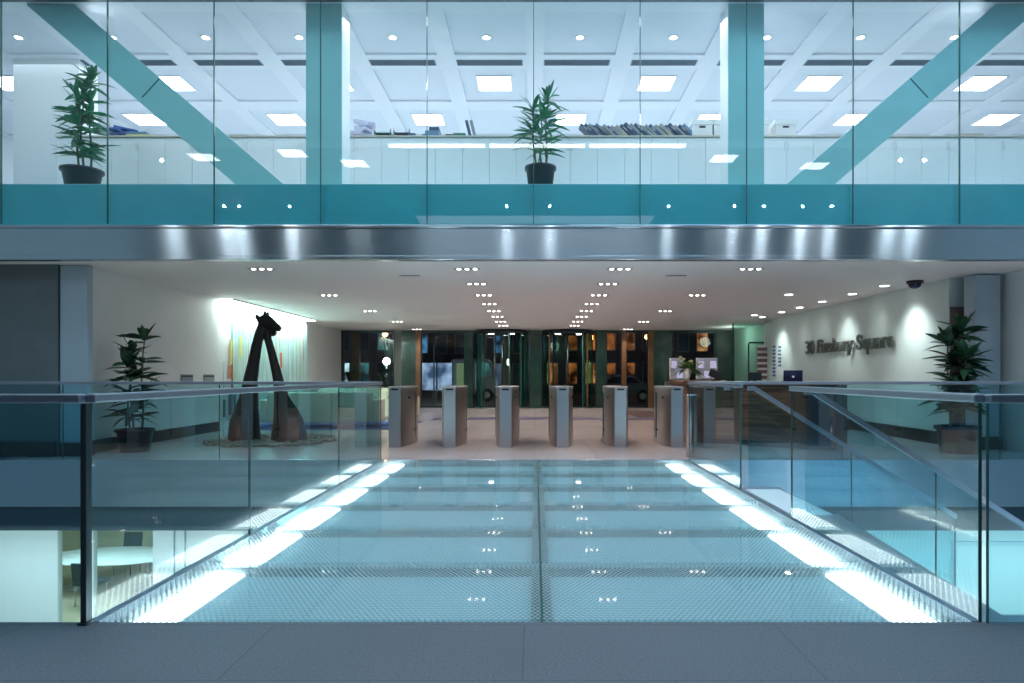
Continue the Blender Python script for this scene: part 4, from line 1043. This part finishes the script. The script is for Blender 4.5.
# ------------------------------------------------------------------ lower meeting room
t = thing('meeting_table', 'white oval meeting table in the lower level room', 'table', (-9.55, 15.4, -3.6))
MB().lathe([(.001,.69),(1.0,.69),(1.03,.705),(1.0,.72),(.001,.72)], n=40).build('tabletop', 'table_white', t)
t.children[0].scale = (1.45, .8, 1)
for s in (-.8, .8): MB().lathe([(.001,0),(.3,0),(.3,.02),(.05,.04),(.05,.69),(.001,.69)], (s, 0, 0)).build('pedestal', 'stainless', t)
ch = thing('meeting_chair', '', 'chair', (0,0,0), 0, 'black chairs around the lower meeting table')
MB().box(-.24, .24, -.24, .24, .44, .50, .02).build('seat', 'chair_black', ch)
MB().obox((0, -.25, .72), (.46, .04, .42), (R(8), 0, 0), .02).build('backrest', 'chair_black', ch)
for sx in (-1, 1):
    for sy in (-1, 1): MB().tube((sx*.2, sy*.2, 0), (sx*.2, sy*.2, .44), .013, 8).build('leg', 'stainless', ch)
cp = [(-10.3, 14.3, R(8), 'black meeting chair at the near left of the oval table'), (-9.3, 14.25, R(-5), 'black meeting chair at the near side centre of the oval table'), (-8.0, 14.7, R(60), 'black meeting chair at the near right end of the oval table'),
      (-9.9, 16.5, R(180), 'black meeting chair at the far side of the oval table, left'), (-8.75, 16.5, R(172), 'black meeting chair at the far side of the oval table, right')]
for i, (x, y, rz, lab) in enumerate(cp):
    if i == 0: ch.location = (x, y, -3.6); ch.rotation_euler.z = rz; ch['label'] = lab
    else: dup(ch, (x, y, -3.6), lab, rz)
for k, x in enumerate((-9.6, -6.6)):
    t = thing('ceiling_light_panel', 'lit ceiling panel in the lower meeting room, %s one' % ['left', 'right'][k], 'ceiling light', (x, 14.5, -1.05))
    MB().box(-.6, .6, -.3, .3, -.02, 0).build('diffuser', 'lower_light', t); MB().box(-.63, .63, -.33, .33, -.012, -.001).build('frame', 'white_trim', t)

# ------------------------------------------------------------------ near side luminaires (reflected in the glass and the beam)
for k in range(3):
    x = -2.3+2.35*k
    t = thing('linear_luminaire', 'linear light above the near side of the atrium, %s from the left' % ORD[k], 'ceiling light', (x, 3.2, 6.6), 0, 'linear lights at the near side ceiling edge')
    MB().box(-1.12, 1.12, -.09, .09, -.05, -.01).build('diffuser', 'linear_light', t); MB().box(-1.14, 1.14, -.11, .11, -.01, 0).build('housing', 'white_trim', t)
for k, (x, y) in enumerate(((-5.9, 3.0), (-4.6, 2.2), (-8.2, 2.7), (4.7, 2.6), (7.2, 2.0))):
    dup(p0, (x, y-.4, 6.598), 'square lit panel in the near side ceiling, %s' % ORD[k], group='square light panels over the foreground')

# ------------------------------------------------------------------ lights
lamp('AREA', (-4.5, 6.4, 12.8), 300, (.72,.90,1), 7, 5, name='atrium_light')
lamp('AREA', (4.5, 6.4, 12.8), 480, (.56,.78,1), 7, 5, name='atrium_light')
lamp('AREA', (0, -4.5, 6.5), 60, (.75,.85,1), 8, 2, name='near_ceiling_light')
from mathutils import Vector as V_
for k, px in enumerate((133, 163, 225, 240, 290, 507, 550, 668, 734, 763, 802, 831, 899, 923)):
    Yn = -2.4 if 225 <= px <= 831 else 2.2
    x = (px-535)/680*(19.2-Yn)
    q = dup(s0, (x, Yn, 6.6), 'small round spotlight in the near side ceiling over the foreground, %s from the left' % ORD[k], group='round spotlights over the foreground')
    q.scale = (.35, .35, 1)
    tgt = V_(((px-535)/680*9.6, 9.6, 3.05))-V_((x, Yn, 6.55))
    o = lamp('SPOT', (x, Yn, 6.55), (16 if px in (507, 550, 668, 734) else 24) if px not in (133, 163, 899, 923) else 60, (.80,.90,1), .035, angle=R(50), blend=.8, name='near_spot'); o.rotation_euler = tgt.to_track_quat('-Z', 'Y').to_euler()
for x in (-7.5, -2.5, 2.5, 7.5): lamp('AREA', (x, 13.8, 6.5), 34, (.88,.95,1), 3.2, 5, name='office_light')
for x in (-7.5, -2.5, 2.5, 7.5): lamp('AREA', (x, 10.2, 6.5), 17, (.90,.97,1), 4.5, .5, rot=(R(14),0,0), name='cabinet_fill_light')  # unseen fill along the glass, added to brighten the cabinet fronts
lamp('AREA', (-9, 13.5, -1.1), 60, (.95,1,.92), 4, 4, name='meeting_light')
lamp('AREA', (6.2, 4.4, -.5), 60, (.84,.82,1), 4, .5, rot=(R(-60),0,0), name='fascia_fill_light')  # unseen fill, added to brighten what the right steel fascia reflects
lamp('AREA', (-5.5, 8.9, -1.15), 42, (.98,1,1), 6, .8, rot=(R(18),0,0), name='lower_light')
lamp('AREA', (6.3, 8.9, -1.15), 50, (.95,1,1), 6, .8, rot=(R(18),0,0), name='lower_light')
lamp('AREA', (-6.58, 17.45, CZ-.04), 75, (.80,1,.92), .25, 5.4, rot=(0, R(14), 0), name='cove_beam')
lamp('POINT', (6.7, 23.2, 2.5), 6, (.75,1,.85), .2, name='corner_light')
lamp('POINT', (bx(386.5,32), 31.6, 1.8), 60, (1,.95,.85), .2, name='street_light')
for x in (-3.4, 3.4): lamp('SPOT', (x, 26.2, 2.8), 10, (1,.8,.55), .1, angle=R(130), name='portico_beam')

w = bpy.data.worlds.new('night'); bpy.context.scene.world = w; w.use_nodes = True
w.node_tree.nodes['Background'].inputs[0].default_value = (.01,.016,.035,1); w.node_tree.nodes['Background'].inputs[1].default_value = 1

# ------------------------------------------------------------------ camera
cam = bpy.data.cameras.new('camera'); co = bpy.data.objects.new('camera', cam); C.objects.link(co)
co.location = (0, 0, 1.2); co.rotation_euler = (PI/2, 0, 0)
cam.sensor_width = 36; cam.lens = 680/1024*36; cam.shift_x = -23/1024; cam.shift_y = 33.5/1024; cam.clip_start = .05; cam.clip_end = 200
sc_ = bpy.context.scene; sc_.camera = co
vs = sc_.view_settings; vs.view_transform = 'Standard'; vs.look = 'None'; vs.gamma = 1; vs.exposure = 0.93; vs.use_curve_mapping = False
